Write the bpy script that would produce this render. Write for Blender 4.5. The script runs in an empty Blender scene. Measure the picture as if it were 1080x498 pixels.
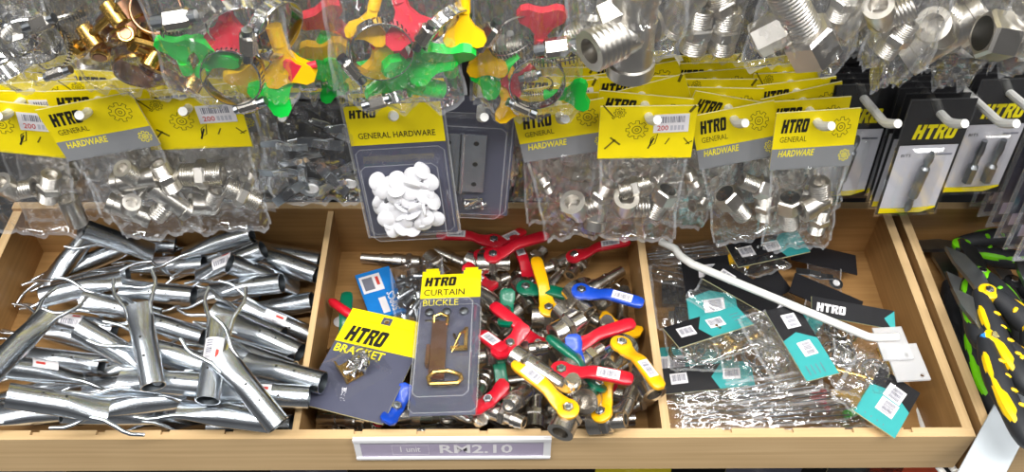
import bpy, math, random
import numpy as np
from mathutils import Vector, Matrix, noise

PI = math.pi
D = math.radians
S = bpy.context.scene
COL = S.collection
random.seed(7)

# ------------------------------------------------------------------ camera
F = 1000.0
PITCH, YAW, ROLL = D(48.0), D(1.3), D(0.95)
CAM = Vector((0.0, -0.401, 0.681))
fwd = Vector((math.sin(YAW) * math.cos(PITCH), math.cos(YAW) * math.cos(PITCH), -math.sin(PITCH)))
r0 = Vector((math.cos(YAW), -math.sin(YAW), 0))
u0 = r0.cross(fwd)
RT = r0 * math.cos(ROLL) + u0 * math.sin(ROLL)
UP = RT.cross(fwd)
cam_d = bpy.data.cameras.new('camera')
cam = bpy.data.objects.new('camera', cam_d)
COL.objects.link(cam)
cam_d.sensor_width = 36.0
cam_d.lens = 36.0 * F / 1080.0
cam_d.clip_start = 0.01
cam.matrix_world = Matrix(((RT.x, UP.x, -fwd.x, CAM.x), (RT.y, UP.y, -fwd.y, CAM.y), (RT.z, UP.z, -fwd.z, CAM.z), (0, 0, 0, 1)))
S.camera = cam

def ray(px, py):
    return (fwd + RT * ((px - 540) / F) - UP * ((py - 249) / F)).normalized()
def PZ(px, py, z=0.0):
    d = ray(px, py); return CAM + d * ((z - CAM.z) / d.z)
def PY(px, py, y=0.15):
    d = ray(px, py); return CAM + d * ((y - CAM.y) / d.y)
def proj(p):
    v = p - CAM; d = v.dot(fwd)
    return 540 + F * v.dot(RT) / d, 249 - F * v.dot(UP) / d

# ------------------------------------------------------------------ materials
def lin(c):
    return tuple((x / 12.92 if x <= 0.04045 else ((x + 0.055) / 1.055) ** 2.4) for x in (c[0] / 255, c[1] / 255, c[2] / 255)) + (1,)

def newmat(name):
    m = bpy.data.materials.new(name); m.use_nodes = True
    nt = m.node_tree; nt.nodes.clear()
    return m, nt, nt.nodes.new('ShaderNodeOutputMaterial')

def mat(name, rgb, rough=0.5, metal=0.0, var=0.08, scale=60.0, spec=0.5, bump=0.0, coat=0.0):
    m, nt, out = newmat(name)
    b = nt.nodes.new('ShaderNodeBsdfPrincipled')
    b.inputs['Roughness'].default_value = rough; b.inputs['Metallic'].default_value = metal
    b.inputs['Specular IOR Level'].default_value = spec; b.inputs['Coat Weight'].default_value = coat
    tc = nt.nodes.new('ShaderNodeTexCoord'); n = nt.nodes.new('ShaderNodeTexNoise')
    n.inputs['Scale'].default_value = scale; n.inputs['Detail'].default_value = 3
    nt.links.new(tc.outputs['Object'], n.inputs['Vector'])
    r = nt.nodes.new('ShaderNodeValToRGB')
    c = lin(rgb)
    r.color_ramp.elements[0].color = tuple(x * (1 - var) for x in c[:3]) + (1,)
    r.color_ramp.elements[1].color = tuple(min(1, x * (1 + var)) for x in c[:3]) + (1,)
    r.color_ramp.elements[0].position = .3; r.color_ramp.elements[1].position = .7
    nt.links.new(n.outputs['Fac'], r.inputs['Fac']); nt.links.new(r.outputs['Color'], b.inputs['Base Color'])
    if bump:
        bp = nt.nodes.new('ShaderNodeBump'); bp.inputs['Strength'].default_value = bump; bp.inputs['Distance'].default_value = .001
        nt.links.new(n.outputs['Fac'], bp.inputs['Height']); nt.links.new(bp.outputs['Normal'], b.inputs['Normal'])
    nt.links.new(b.outputs['BSDF'], out.inputs['Surface'])
    return m

def wood(name, a, b_, axis):
    m, nt, out = newmat(name)
    b = nt.nodes.new('ShaderNodeBsdfPrincipled'); b.inputs['Roughness'].default_value = .45
    tc = nt.nodes.new('ShaderNodeTexCoord'); mp = nt.nodes.new('ShaderNodeMapping')
    sc = [260.0, 260.0, 260.0]; sc[axis] = 7.0
    mp.inputs['Scale'].default_value = sc
    n = nt.nodes.new('ShaderNodeTexNoise'); n.inputs['Scale'].default_value = 1.0; n.inputs['Detail'].default_value = 4
    n2 = nt.nodes.new('ShaderNodeTexNoise'); n2.inputs['Scale'].default_value = 12.0
    mx = nt.nodes.new('ShaderNodeMath'); mx.operation = 'MULTIPLY_ADD'; mx.inputs[1].default_value = .35
    r = nt.nodes.new('ShaderNodeValToRGB')
    r.color_ramp.elements[0].color = lin(a); r.color_ramp.elements[1].color = lin(b_)
    r.color_ramp.elements[0].position = .45; r.color_ramp.elements[1].position = .95
    nt.links.new(tc.outputs['Object'], mp.inputs['Vector']); nt.links.new(mp.outputs['Vector'], n.inputs['Vector'])
    nt.links.new(tc.outputs['Object'], n2.inputs['Vector'])
    nt.links.new(n2.outputs['Fac'], mx.inputs[0]); nt.links.new(n.outputs['Fac'], mx.inputs[2])
    nt.links.new(mx.outputs[0], r.inputs['Fac']); nt.links.new(r.outputs['Color'], b.inputs['Base Color'])
    nt.links.new(b.outputs['BSDF'], out.inputs['Surface'])
    return m

def film(name, gloss=.05, milk=.02, bump=.5, scale=45.0, rough=.07, rise=.5):
    """thin clear plastic: mostly transparent, mirror-like creased skin, a little milky"""
    m, nt, out = newmat(name)
    tr = nt.nodes.new('ShaderNodeBsdfTransparent')
    gl = nt.nodes.new('ShaderNodeBsdfGlossy'); gl.inputs['Roughness'].default_value = rough; gl.inputs['Color'].default_value = (1, 1, 1, 1)
    df = nt.nodes.new('ShaderNodeBsdfDiffuse'); df.inputs['Color'].default_value = (.85, .87, .9, 1)
    lw = nt.nodes.new('ShaderNodeLayerWeight'); lw.inputs['Blend'].default_value = .12
    mr = nt.nodes.new('ShaderNodeMapRange'); mr.inputs['To Min'].default_value = gloss; mr.inputs['To Max'].default_value = min(1, gloss + rise)
    tc = nt.nodes.new('ShaderNodeTexCoord')
    vo = nt.nodes.new('ShaderNodeTexNoise'); vo.noise_type = 'RIDGED_MULTIFRACTAL'; vo.inputs['Scale'].default_value = scale; vo.inputs['Detail'].default_value = 2; vo.inputs['Distortion'].default_value = .6
    bp = nt.nodes.new('ShaderNodeBump'); bp.inputs['Strength'].default_value = bump; bp.inputs['Distance'].default_value = .003
    nt.links.new(tc.outputs['Object'], vo.inputs['Vector']); nt.links.new(vo.outputs['Fac'], bp.inputs['Height'])
    nt.links.new(bp.outputs['Normal'], gl.inputs['Normal'])
    nt.links.new(lw.outputs['Facing'], mr.inputs['Value'])
    m1 = nt.nodes.new('ShaderNodeMixShader'); m1.inputs[0].default_value = milk
    m2 = nt.nodes.new('ShaderNodeMixShader')
    nt.links.new(tr.outputs[0], m1.inputs[1]); nt.links.new(df.outputs[0], m1.inputs[2])
    nt.links.new(mr.outputs[0], m2.inputs[0]); nt.links.new(m1.outputs[0], m2.inputs[1]); nt.links.new(gl.outputs[0], m2.inputs[2])
    nt.links.new(m2.outputs[0], out.inputs['Surface'])
    return m

M = {}
M['wood_x'] = wood('wood_x', (196, 164, 118), (215, 184, 138), 0)
M['wood_y'] = wood('wood_y', (196, 164, 118), (215, 184, 138), 1)
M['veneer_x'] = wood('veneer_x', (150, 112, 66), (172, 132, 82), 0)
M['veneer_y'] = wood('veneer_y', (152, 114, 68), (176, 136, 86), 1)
M['peg'] = mat('peg', (20, 20, 22), .7)
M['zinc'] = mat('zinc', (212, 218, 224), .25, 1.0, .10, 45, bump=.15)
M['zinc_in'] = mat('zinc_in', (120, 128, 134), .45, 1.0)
M['nickel'] = mat('nickel', (205, 200, 192), .27, 1.0, .08, 80)
M['chrome'] = mat('chrome', (225, 225, 225), .12, 1.0, .05)
M['satin'] = mat('satin', (212, 208, 201), .3, 1.0, .06)
M['brass'] = mat('brass', (215, 175, 95), .25, 1.0, .1)
M['bronze'] = mat('bronze', (150, 110, 85), .35, 1.0, .2)
M['steel'] = mat('steel', (150, 155, 160), .3, 1.0, .1)
M['yellow'] = mat('yellow', (240, 219, 10), .45, 0, .03)
M['tag_side'] = mat('tag_side', (225, 215, 160), .6)
M['grey'] = mat('grey', (128, 130, 133), .5, 0, .03)
M['navy'] = mat('navy', (78, 80, 98), .42, 0, .04)
M['black_card'] = mat('black_card', (30, 30, 33), .35, 0, .05)
M['panel_white'] = mat('panel_white', (196, 196, 205), .45, 0, .02)
M['ink'] = mat('ink', (25, 24, 20), .5)
M['ink_soft'] = mat('ink_soft', (105, 96, 20), .5)
M['ink_grey'] = mat('ink_grey', (120, 122, 135), .5)
M['lettering_yellow'] = mat('lettering_yellow', (238, 224, 30), .5)
M['white'] = mat('white', (238, 238, 240), .4, 0, .02)
M['paper'] = mat('paper', (236, 233, 236), .6, 0, .02)
M['red_ink'] = mat('red_ink', (205, 70, 60), .5)
M['hook'] = mat('hook', (226, 226, 222), .35, 0, .03)
M['caps'] = mat('caps', (242, 242, 246), .35, 0, .02)
M['teal'] = mat('teal', (58, 160, 160), .4, 0, .05)
M['red'] = mat('red', (205, 22, 44), .33, 0, .05, coat=.3)
M['amber'] = mat('amber', (250, 184, 10), .33, 0, .04, coat=.3)
M['green'] = mat('green', (0, 104, 76), .33, 0, .05, coat=.3)
M['blue'] = mat('blue', (22, 72, 185), .33, 0, .05, coat=.3)
M['wing_green'] = mat('wing_green', (15, 212, 70), .4, 0, .05)
M['wing_red'] = mat('wing_red', (228, 50, 70), .4, 0, .05)
M['wing_amber'] = mat('wing_amber', (252, 196, 10), .4, 0, .05)
M['rubber'] = mat('rubber', (38, 40, 44), .55, 0, .1)
M['lime'] = mat('lime', (120, 215, 20), .4, 0, .05)
M['grip_yellow'] = mat('grip_yellow', (250, 205, 10), .4, 0, .05)
M['sky_blue'] = mat('sky_blue', (30, 130, 215), .4, 0, .05)
M['lilac'] = mat('lilac', (176, 166, 190), .5, 0, .04)
M['white_board'] = mat('white_board', (196, 204, 210), .25, 0, .02)
M['orange'] = mat('orange', (225, 80, 30), .5)
M['bag'] = film('bag', .085, .012, .8, 40, .05, .6)
M['bag_up'] = film('bag_up', .10, .04, .8, 32, .05, .6)
M['seam'] = film('seam', .12, .22, .5, 60, .1, .5)
M['blister'] = film('blister', .045, .006, .10, 26, .08, .4)
M['milky'] = film('milky', .08, .38, .1, 40, .2)

# ------------------------------------------------------------------ mesh building
_text = {}
def text_geo(s, bold=0.0):
    k = (s, bold)
    if k not in _text:
        c = bpy.data.curves.new('lettering', 'FONT'); c.body = s; c.size = 1.0; c.offset = bold; c.resolution_u = 2
        c.align_x = 'LEFT'
        o = bpy.data.objects.new('lettering', c); COL.objects.link(o)
        dg = bpy.context.evaluated_depsgraph_get(); dg.update()
        me = bpy.data.meshes.new_from_object(o.evaluated_get(dg))
        vs = [tuple(v.co) for v in me.vertices]; fs = [tuple(p.vertices) for p in me.polygons]
        bpy.data.objects.remove(o); bpy.data.curves.remove(c); bpy.data.meshes.remove(me)
        x0 = min(v[0] for v in vs); x1 = max(v[0] for v in vs); y0 = min(v[1] for v in vs); y1 = max(v[1] for v in vs)
        _text[k] = ([((v[0] - x0) / (x1 - x0), (v[1] - y0) / (y1 - y0)) for v in vs], fs)
    return _text[k]

LOGO = {
 'H': [[(0, 0), (.28, 0), (.28, 1), (0, 1)], [(.44, 0), (.72, 0), (.72, 1), (.44, 1)], [(.28, .4), (.44, .4), (.44, .64), (.28, .64)]],
 'T': [[(0, .76), (.72, .76), (.72, 1), (0, 1)], [(.22, 0), (.5, 0), (.5, .76), (.22, .76)]],
 'R': [[(0, 0), (.28, 0), (.28, 1), (0, 1)], [(.28, .8), (.6, .8), (.66, 1), (.28, 1)], [(.28, .42), (.6, .42), (.66, .6), (.28, .6)],
       [(.46, .6), (.66, .6), (.73, .68), (.73, .92), (.66, 1), (.46, .8)], [(.34, .42), (.6, .42), (.76, 0), (.48, 0)]],
 'O': [[(0, .1), (.1, 0), (.28, .22), (.28, .78), (.1, 1), (0, .9)], [(.44, .22), (.62, 0), (.72, .1), (.72, .9), (.62, 1), (.44, .78)],
       [(.1, 0), (.62, 0), (.44, .22), (.28, .22)], [(.28, .78), (.44, .78), (.62, 1), (.1, 1)]],
}

class MB:
    def __init__(s): s.v = []; s.f = []; s.mi = []; s.sm = []; s.mats = []
    def add(s, vs, fs, m, smooth=False, X=None):
        b = len(s.v)
        s.v += [tuple(X @ Vector(v)) for v in vs] if X is not None else [tuple(v) for v in vs]
        if m not in s.mats: s.mats.append(m)
        k = s.mats.index(m)
        for f in fs: s.f.append(tuple(b + i for i in f)); s.mi.append(k); s.sm.append(smooth)
    def box(s, a, b, m, X=None):
        x0, y0, z0 = a; x1, y1, z1 = b
        s.add([(x0, y0, z0), (x1, y0, z0), (x1, y1, z0), (x0, y1, z0), (x0, y0, z1), (x1, y0, z1), (x1, y1, z1), (x0, y1, z1)],
              [(3, 2, 1, 0), (4, 5, 6, 7), (0, 1, 5, 4), (1, 2, 6, 5), (2, 3, 7, 6), (3, 0, 4, 7)], m, False, X)
    def lathe(s, prof, m, X=None, seg=20, cap0=True, cap1=True):
        """profile of (x, r) turned about the local X axis"""
        vs = []; fs = []
        for x, r in prof:
            for k in range(seg):
                a = 2 * PI * k / seg; vs.append((x, r * math.cos(a), r * math.sin(a)))
        for i in range(len(prof) - 1):
            for k in range(seg):
                k2 = (k + 1) % seg
                fs.append((i * seg + k2, i * seg + k, (i + 1) * seg + k, (i + 1) * seg + k2))
        if cap0: fs.append(tuple(range(seg)))
        if cap1: fs.append(tuple(reversed(range((len(prof) - 1) * seg, len(prof) * seg))))
        s.add(vs, fs, m, True, X)
    def hexa(s, x0, x1, r, m, X=None, n=6):
        c = r * .12
        s.lathe([(x0, r - c), (x0 + c, r), (x1 - c, r), (x1, r - c)], m, X, n)
    def tube(s, pts, rad, m, seg=8, caps=True):
        pts = [Vector(p) for p in pts]; n = len(pts)
        rad = rad if isinstance(rad, (list, tuple)) else [rad] * n
        vs = []; fs = []
        t0 = (pts[1] - pts[0]).normalized()
        ref = Vector((0, 0, 1)) if abs(t0.z) < .9 else Vector((0, 1, 0))
        nrm = t0.cross(ref).normalized()
        for i in range(n):
            t = ((pts[min(i + 1, n - 1)] - pts[i]).normalized() + (pts[i] - pts[max(i - 1, 0)]).normalized()).normalized()
            nrm = (nrm - t * nrm.dot(t)).normalized(); bi = t.cross(nrm)
            for k in range(seg):
                a = 2 * PI * k / seg
                vs.append(pts[i] + (nrm * math.cos(a) + bi * math.sin(a)) * rad[i])
        for i in range(n - 1):
            for k in range(seg):
                k2 = (k + 1) % seg
                fs.append((i * seg + k, i * seg + k2, (i + 1) * seg + k2, (i + 1) * seg + k))
        if caps: fs.append(tuple(reversed(range(seg)))); fs.append(tuple(range((n - 1) * seg, n * seg)))
        s.add(vs, fs, m, True)
    def sweep(s, st, m, X=None, bev=.3):
        """flat bar along x: stations (x, z, half width, half thickness)"""
        vs = []; fs = []
        for x, z, w, t in st:
            c = min(w, t) * bev
            for y, q in ((-w, -t + c), (-w + c, -t), (w - c, -t), (w, -t + c), (w, t - c), (w - c, t), (-w + c, t), (-w, t - c)):
                vs.append((x, y, z + q))
        n = len(st)
        for i in range(n - 1):
            for k in range(8):
                k2 = (k + 1) % 8
                fs.append((i * 8 + k2, i * 8 + k, (i + 1) * 8 + k, (i + 1) * 8 + k2))
        fs.append(tuple(range(8))); fs.append(tuple(reversed(range((n - 1) * 8, n * 8))))
        s.add(vs, fs, m, True, X)
    # flat printing on a card: everything at height z, facing +Z
    def rect(s, x0, y0, x1, y1, z, m, X=None): s.add([(x0, y0, z), (x1, y0, z), (x1, y1, z), (x0, y1, z)], [(0, 1, 2, 3)], m, False, X)
    def poly(s, pts, z, m, X=None): s.add([(p[0], p[1], z) for p in pts], [tuple(range(len(pts)))], m, False, X)
    def line(s, pts, w, z, m, closed=False, X=None):
        n = len(pts); vs = []; fs = []
        for i in range(n):
            a = Vector(pts[i - 1] if (closed or i > 0) else pts[i]); b = Vector(pts[(i + 1) % n] if (closed or i < n - 1) else pts[i])
            t = (b - a).normalized(); q = Vector((-t.y, t.x)) * w / 2; p = Vector(pts[i])
            vs += [(p.x - q.x, p.y - q.y, z), (p.x + q.x, p.y + q.y, z)]
        for i in range(n if closed else n - 1):
            j = (i + 1) % n; fs.append((2 * i, 2 * j, 2 * j + 1, 2 * i + 1))
        s.add(vs, fs, m, False, X)
    def text(s, t, x, y, w, h, z, m, bold=0.0, shear=0.0, X=None):
        vs, fs = text_geo(t, bold)
        s.add([(x + v[0] * w + v[1] * h * shear, y + v[1] * h, z) for v in vs], fs, m, False, X)
    def logo(s, x, y, w, h, z, m, X=None):
        cw = w / 3.1
        for i, ch in enumerate('HTRO'):
            for pl in LOGO[ch]:
                s.poly([(x + cw * (i * .8 + p[0]) + p[1] * h * .12, y + p[1] * h) for p in pl], z, m, X)
    def gear(s, x, y, r, w, z, m, X=None):
        pts = []
        for k in range(8):
            a = 2 * PI * k / 8
            for da, q in ((-.26, .72), (-.17, 1), (.17, 1), (.26, .72)):
                pts.append((x + r * q * math.cos(a + da), y + r * q * math.sin(a + da)))
        s.line(pts, w, z, m, True, X)
        for q in (.42, .15): s.line([(x + r * q * math.cos(2 * PI * k / 12), y + r * q * math.sin(2 * PI * k / 12)) for k in range(12)], w, z, m, True, X)
    def barcode(s, x, y, w, h, z, m, seed=0, X=None):
        rr = random.Random(seed); q = x
        while q < x + w:
            b = w * rr.choice((.02, .03, .05)); s.rect(q, y, min(q + b, x + w), y + h, z, m, X); q += b + w * rr.choice((.02, .03, .04))
    def card(s, x0, y0, x1, y1, m, side, t=.0008, hole=None, cut=0.0, back=None):
        """thin card facing +Z (front face at z=0) with an optional round hole (x, y, r)"""
        c = cut
        out = [(x0 + c, y0), (x1 - c, y0), (x1, y0 + c), (x1, y1 - c), (x1 - c, y1), (x0 + c, y1), (x0, y1 - c), (x0, y0 + c)] if c else [(x0, y0), (x1, y0), (x1, y1), (x0, y1)]
        back = back or side
        if hole:
            hx, hy, r = hole; N = 24; ring = []; rim = []
            for k in range(N):
                a = 2 * PI * k / N; dx, dy = math.cos(a), math.sin(a); ring.append((hx + r * dx, hy + r * dy))
                ts = []
                if dx > 1e-6: ts.append((x1 - hx) / dx)
                if dx < -1e-6: ts.append((x0 - hx) / dx)
                if dy > 1e-6: ts.append((y1 - hy) / dy)
                if dy < -1e-6: ts.append((y0 - hy) / dy)
                t_ = min(ts); rim.append((hx + t_ * dx, hy + t_ * dy))
            for cx, cy in ((x0, y0), (x1, y0), (x1, y1), (x0, y1)):
                k = min(range(N), key=lambda i: (rim[i][0] - cx) ** 2 + (rim[i][1] - cy) ** 2); rim[k] = (cx, cy)
            for z, mm, fl in ((0, m, False), (-t, back, True)):
                vs = [(p[0], p[1], z) for p in ring] + [(p[0], p[1], z) for p in rim]
                fs = [(k, N + k, N + (k + 1) % N, (k + 1) % N) for k in range(N)]
                s.add(vs, [tuple(reversed(f)) for f in fs] if fl else fs, mm)
            out = rim
        else:
            s.add([(p[0], p[1], 0) for p in out], [tuple(range(len(out)))], m)
            s.add([(p[0], p[1], -t) for p in out], [tuple(reversed(range(len(out))))], back)
        n = len(out)
        s.add([(p[0], p[1], -t) for p in out] + [(p[0], p[1], 0) for p in out], [(k, (k + 1) % n, n + (k + 1) % n, n + k) for k in range(n)], side)
    def bend(s, fn):
        s.v = [tuple(fn(Vector(v))) for v in s.v]
    def mesh(s, name, sharp=.6):
        me = bpy.data.meshes.new(name)
        me.from_pydata(s.v, [], s.f)
        for m in s.mats: me.materials.append(M[m])
        me.polygons.foreach_set('material_index', s.mi); me.polygons.foreach_set('use_smooth', s.sm)
        me.update()
        if any(s.sm): me.set_sharp_from_angle(angle=sharp)
        return me

def obj(name, me, parent=None, X=None):
    if isinstance(me, MB): me = me.mesh(name)
    o = bpy.data.objects.new(name, me); COL.objects.link(o)
    if parent is not None: o.parent = parent
    if X is not None: o.matrix_basis = X
    return o
def tag(o, label, cat, group=None):
    o['label'] = label; o['category'] = cat
    if group: o['group'] = group
    return o
def thing(name, label, cat, X=None, group=None):
    o = bpy.data.objects.new(name, None); COL.objects.link(o); o.empty_display_size = .01
    if X is not None: o.matrix_basis = X
    return tag(o, label, cat, group)
def T(*a): return Matrix.Translation(Vector(a if len(a) > 1 else a[0]))
def R(deg, ax): return Matrix.Rotation(D(deg), 4, ax)
def Sc(k): return Matrix.Scale(k, 4)
# ------------------------------------------------------------------ the shelf: wooden bins, back panel
ZF = -0.061
YB = 0.245             # inner back
TW = 0.0085
xL0, xL1 = PZ(308.5, 451).x, PZ(315.5, 451).x          # left divider
xC0, xC1 = PZ(698.0, 450).x, PZ(707.0, 450).x          # right divider
xR0 = PZ(1013.5, 447).x; xR1 = xR0 + TW
xLL = xL0 - 0.300
NOTCH = [PZ(px, 453).x for px in (-30, 38, 107, 175, 242, 378, 444, 510, 575, 640, 767, 832, 895.5, 957.6)]

def soft(o, w=.0007):
    b = o.modifiers.new('edge', 'BEVEL'); b.width = w; b.segments = 2; b.limit_method = 'ANGLE'
    return o
bin_ = thing('wooden_display_bin', 'wide tan wooden display bin with three open compartments under the hanging packs', 'display bin', T((xLL + xR1) / 2, YB / 2, ZF))
def panel(name, a, b, w, parent):
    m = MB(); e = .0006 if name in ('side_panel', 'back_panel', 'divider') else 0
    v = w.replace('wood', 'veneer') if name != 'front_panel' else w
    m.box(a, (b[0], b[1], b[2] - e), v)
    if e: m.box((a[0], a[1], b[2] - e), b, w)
    o = obj(name, m); o.parent = parent
    o.matrix_parent_inverse = parent.matrix_basis.inverted(); return o
m = MB()
m.box((xLL - TW, -TW, -.052), (xR1, 0, -.003), 'wood_x')
prev = xLL - TW
for nx in NOTCH + [xR1 + .0035]:
    m.box((prev, -TW, -.003), (nx - .0035, 0, 0), 'wood_x')
    if nx < xR1: m.box((nx - .0035, -TW, -.003), (nx + .0035, -.0042, 0), 'wood_x')
    prev = nx + .0035
o = obj('front_panel', m); o.parent = bin_; o.matrix_parent_inverse = bin_.matrix_basis.inverted()
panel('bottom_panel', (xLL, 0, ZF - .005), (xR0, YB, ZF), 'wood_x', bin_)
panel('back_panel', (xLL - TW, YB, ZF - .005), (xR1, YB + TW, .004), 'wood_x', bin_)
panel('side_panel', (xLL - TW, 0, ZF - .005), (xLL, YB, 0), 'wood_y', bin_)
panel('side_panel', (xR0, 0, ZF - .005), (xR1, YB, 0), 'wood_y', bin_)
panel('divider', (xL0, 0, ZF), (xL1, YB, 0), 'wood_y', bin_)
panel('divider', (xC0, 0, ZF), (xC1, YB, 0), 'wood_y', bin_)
# neighbouring bin on the right
x2 = xR1 + .008
bin2 = thing('wooden_tool_bin', 'second tan wooden bin at the right, holding garden cutters', 'display bin', T(x2 + .15, YB / 2, ZF))
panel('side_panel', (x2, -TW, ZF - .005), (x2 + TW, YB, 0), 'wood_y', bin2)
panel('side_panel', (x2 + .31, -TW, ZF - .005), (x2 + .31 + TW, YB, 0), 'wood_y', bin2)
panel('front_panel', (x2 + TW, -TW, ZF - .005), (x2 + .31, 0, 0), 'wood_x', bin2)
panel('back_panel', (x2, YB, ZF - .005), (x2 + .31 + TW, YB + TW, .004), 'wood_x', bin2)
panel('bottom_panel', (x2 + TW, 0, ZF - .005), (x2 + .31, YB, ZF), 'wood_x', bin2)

YW = .315
m = MB(); m.box((-.95, YW, -.55), (1.0, YW + .01, .75), 'peg'); o = obj('wall_back', m); o['kind'] = 'structure'
m = MB(); m.box((-.95, -.03, -.56), (1.0, YW, -.55), 'peg'); o = obj('floor', m); o['kind'] = 'structure'

# price strip on the front of the bin
pa, pb = PZ(372, 461, 0), PZ(583, 459, 0)
def on_front(px, py, off=-TW - .0001):
    return PY(px, py, off)
c00, c10, c11, c01 = on_front(377, 483), on_front(579, 480), on_front(583, 459), on_front(372, 462)
pw = (c10.x - c00.x + c11.x - c01.x) / 2; pc = (c00 + c10 + c11 + c01) / 4; ph = ((c01.z - c00.z) + (c11.z - c10.z)) / 2
pt = thing('price_holder', 'long white price holder reading RM2.10 on the front of the wooden bin', 'price tag', T(pc.x, -TW, pc.z) @ R(-.3, 'Y') @ R(90, 'X'))
m = MB(); w, h = pw / 2, ph / 2; 
m.box((-w, -h, 0), (w, h, .0012), 'white'); m.box((-w, h - .004, .0012), (w, h, .0035), 'white'); m.box((-w, -h, .0012), (w, -h + .003, .003), 'white')
m.box((-w, -h, .0012), (-w + .005, h, .0022), 'white'); m.box((w - .006, -h, .0012), (w, h, .0022), 'white')
obj('holder', m, pt)
m = MB(); m.box((-w + .005, -h + .003, .0013), (w - .006, h - .004, .0016), 'lilac')
z = .00175; tx0 = -w + .005; tw_ = 2 * w - .011; ty0 = -h + .003; th = 2 * h - .007
m.rect(tx0, ty0 + th * .82, tx0 + tw_, ty0 + th, z, 'panel_white')
m.text('RM2.10', tx0 + tw_ * .43, ty0 + th * .2, tw_ * .40, th * .55, z, 'paper', .02)
m.text('1 unit', tx0 + tw_ * .215, ty0 + th * .3, tw_ * .11, th * .35, z, 'paper', .01)
m.line([(tx0 + tw_ * .17, ty0 + th * .14), (tx0 + tw_ * .37, ty0 + th * .14), (tx0 + tw_ * .37, ty0 + th * .72), (tx0 + tw_ * .17, ty0 + th * .72)], .0005, z, 'paper', True)
obj('price_paper', m, pt)

# white board lying over the corner of the right bin
q = [PZ(1086, 368, .05), PZ(1003, 512, .012), PZ(1052, 520, .012), PZ(1136, 372, .05)]
m = MB(); vs = [(p.x, p.y, .001) for p in q] + [(p.x, p.y, .004) for p in q]
m.add(vs, [(0, 1, 2, 3), (7, 6, 5, 4), (0, 4, 5, 1), (1, 5, 6, 2), (2, 6, 7, 3), (3, 7, 4, 0)], 'white_board')
o = soft(obj('white_board', m), .001); tag(o, 'smooth white board lying slantwise over the corner of the right bin', 'board')
o.location.z = .001

# ------------------------------------------------------------------ light
def area(name, loc, sx, sy, power, rot=(0, 0, 0), col=(1, .98, .95)):
    l = bpy.data.lights.new(name, 'AREA'); l.shape = 'RECTANGLE'; l.size = sx; l.size_y = sy; l.energy = power; l.color = col
    o = bpy.data.objects.new(name, l); COL.objects.link(o); o.location = loc; o.rotation_euler = rot
    return o
def aim(o, tgt):
    o.rotation_euler = (Vector(tgt) - o.location).to_track_quat('-Z', 'Y').to_euler()
for nm, loc, sx, sy, pw_ in (('ceiling_or_sparkle_lamp', (-.1, -.15, 1.7), 2.4, .12, 11), ('ceiling_or_sparkle_lamp', (.1, -.72, 1.75), 2.4, .10, 33), ('ceiling_or_sparkle_lamp', (0, -1.9, 1.8), 2.6, .10, 5)):
    o = area(nm, loc, sx, sy, pw_)
    if loc[1] < -.5: aim(o, (0, .1, .1))
for sx in (-1, 1):
    aim(area('ceiling_or_sparkle_lamp', (1.3 * sx, -.6, 1.7), .10, 1.6, 9), (.3 * sx, .1, .1))  # crosswise lamps added above both sides to put more sparkle on the bags
W = bpy.data.worlds.new('store'); S.world = W; W.use_nodes = True
nt = W.node_tree; nt.nodes.clear()
wo = nt.nodes.new('ShaderNodeOutputWorld'); bg = nt.nodes.new('ShaderNodeBackground')
tc = nt.nodes.new('ShaderNodeTexCoord'); sp = nt.nodes.new('ShaderNodeSeparateXYZ'); rp = nt.nodes.new('ShaderNodeValToRGB')
mr = nt.nodes.new('ShaderNodeMapRange'); mr.inputs['From Min'].default_value = -1; mr.inputs['From Max'].default_value = 1
nt.links.new(tc.outputs['Generated'], sp.inputs[0]); nt.links.new(sp.outputs['Z'], mr.inputs['Value']); nt.links.new(mr.outputs[0], rp.inputs['Fac'])
e = rp.color_ramp.elements; e[0].position = .2; e[0].color = (.5, .5, .5, 1); e[1].position = .85; e[1].color = (.62, .63, .65, 1)
k = e.new(.5); k.color = (.16, .16, .17, 1)
nt.links.new(rp.outputs[0], bg.inputs['Color']); bg.inputs['Strength'].default_value = .22
nt.links.new(bg.outputs[0], wo.inputs['Surface'])
vs_ = S.view_settings; vs_.view_transform = 'Standard'; vs_.look = 'None'; vs_.gamma = 1; vs_.use_curve_mapping = False; vs_.exposure = 0.62
S.cycles.use_denoising = True
S.cycles.transparent_max_bounces = 40
S.cycles.max_bounces = 10
S.cycles.caustics_reflective = False
S.cycles.sample_clamp_indirect = 4.0
# ------------------------------------------------------------------ fittings (each a mesh of its own, shared by the packs)
def thread(x0, x1, r, n, d=.0006):
    p = []; st = (x1 - x0) / n
    for i in range(n):
        p += [(x0 + st * i, r - d), (x0 + st * (i + .35), r), (x0 + st * (i + .65), r), (x0 + st * (i + 1), r - d)]
    return p
def bored(m, prof, mt, X=None, bore=.62, seg=24, end=1):
    """turned piece with an open bore at its ends"""
    m.lathe(prof, mt, X, seg, False, False)
    for x, r, sgn in ((prof[0][0], prof[0][1], -1), (prof[-1][0], prof[-1][1], 1)):
        b = r * bore
        pr = [(x, r), (x, b), (x - sgn * r * 1.1, b * .97)]
        if sgn < 0: pr = pr[::-1]
        m.lathe(pr[::1], mt, X, seg, sgn < 0, sgn > 0)
def fit_nipple(mt='satin', r=.0095, L=.034):
    m = MB(); bored(m, thread(-L / 2, -.004, r, 7), mt); bored(m, thread(.004, L / 2, r, 7), mt); m.hexa(-.0045, .0045, r * 1.28, mt); return m
def fit_bush(mt='satin', r=.0085):
    m = MB(); bored(m, thread(-.019, .000, r, 8), mt); m.hexa(0, .015, r * 1.45, mt)
    m.lathe([(.0151, r * 1.0), (.0152, r * .95)], 'ink', None, 20); return m
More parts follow.
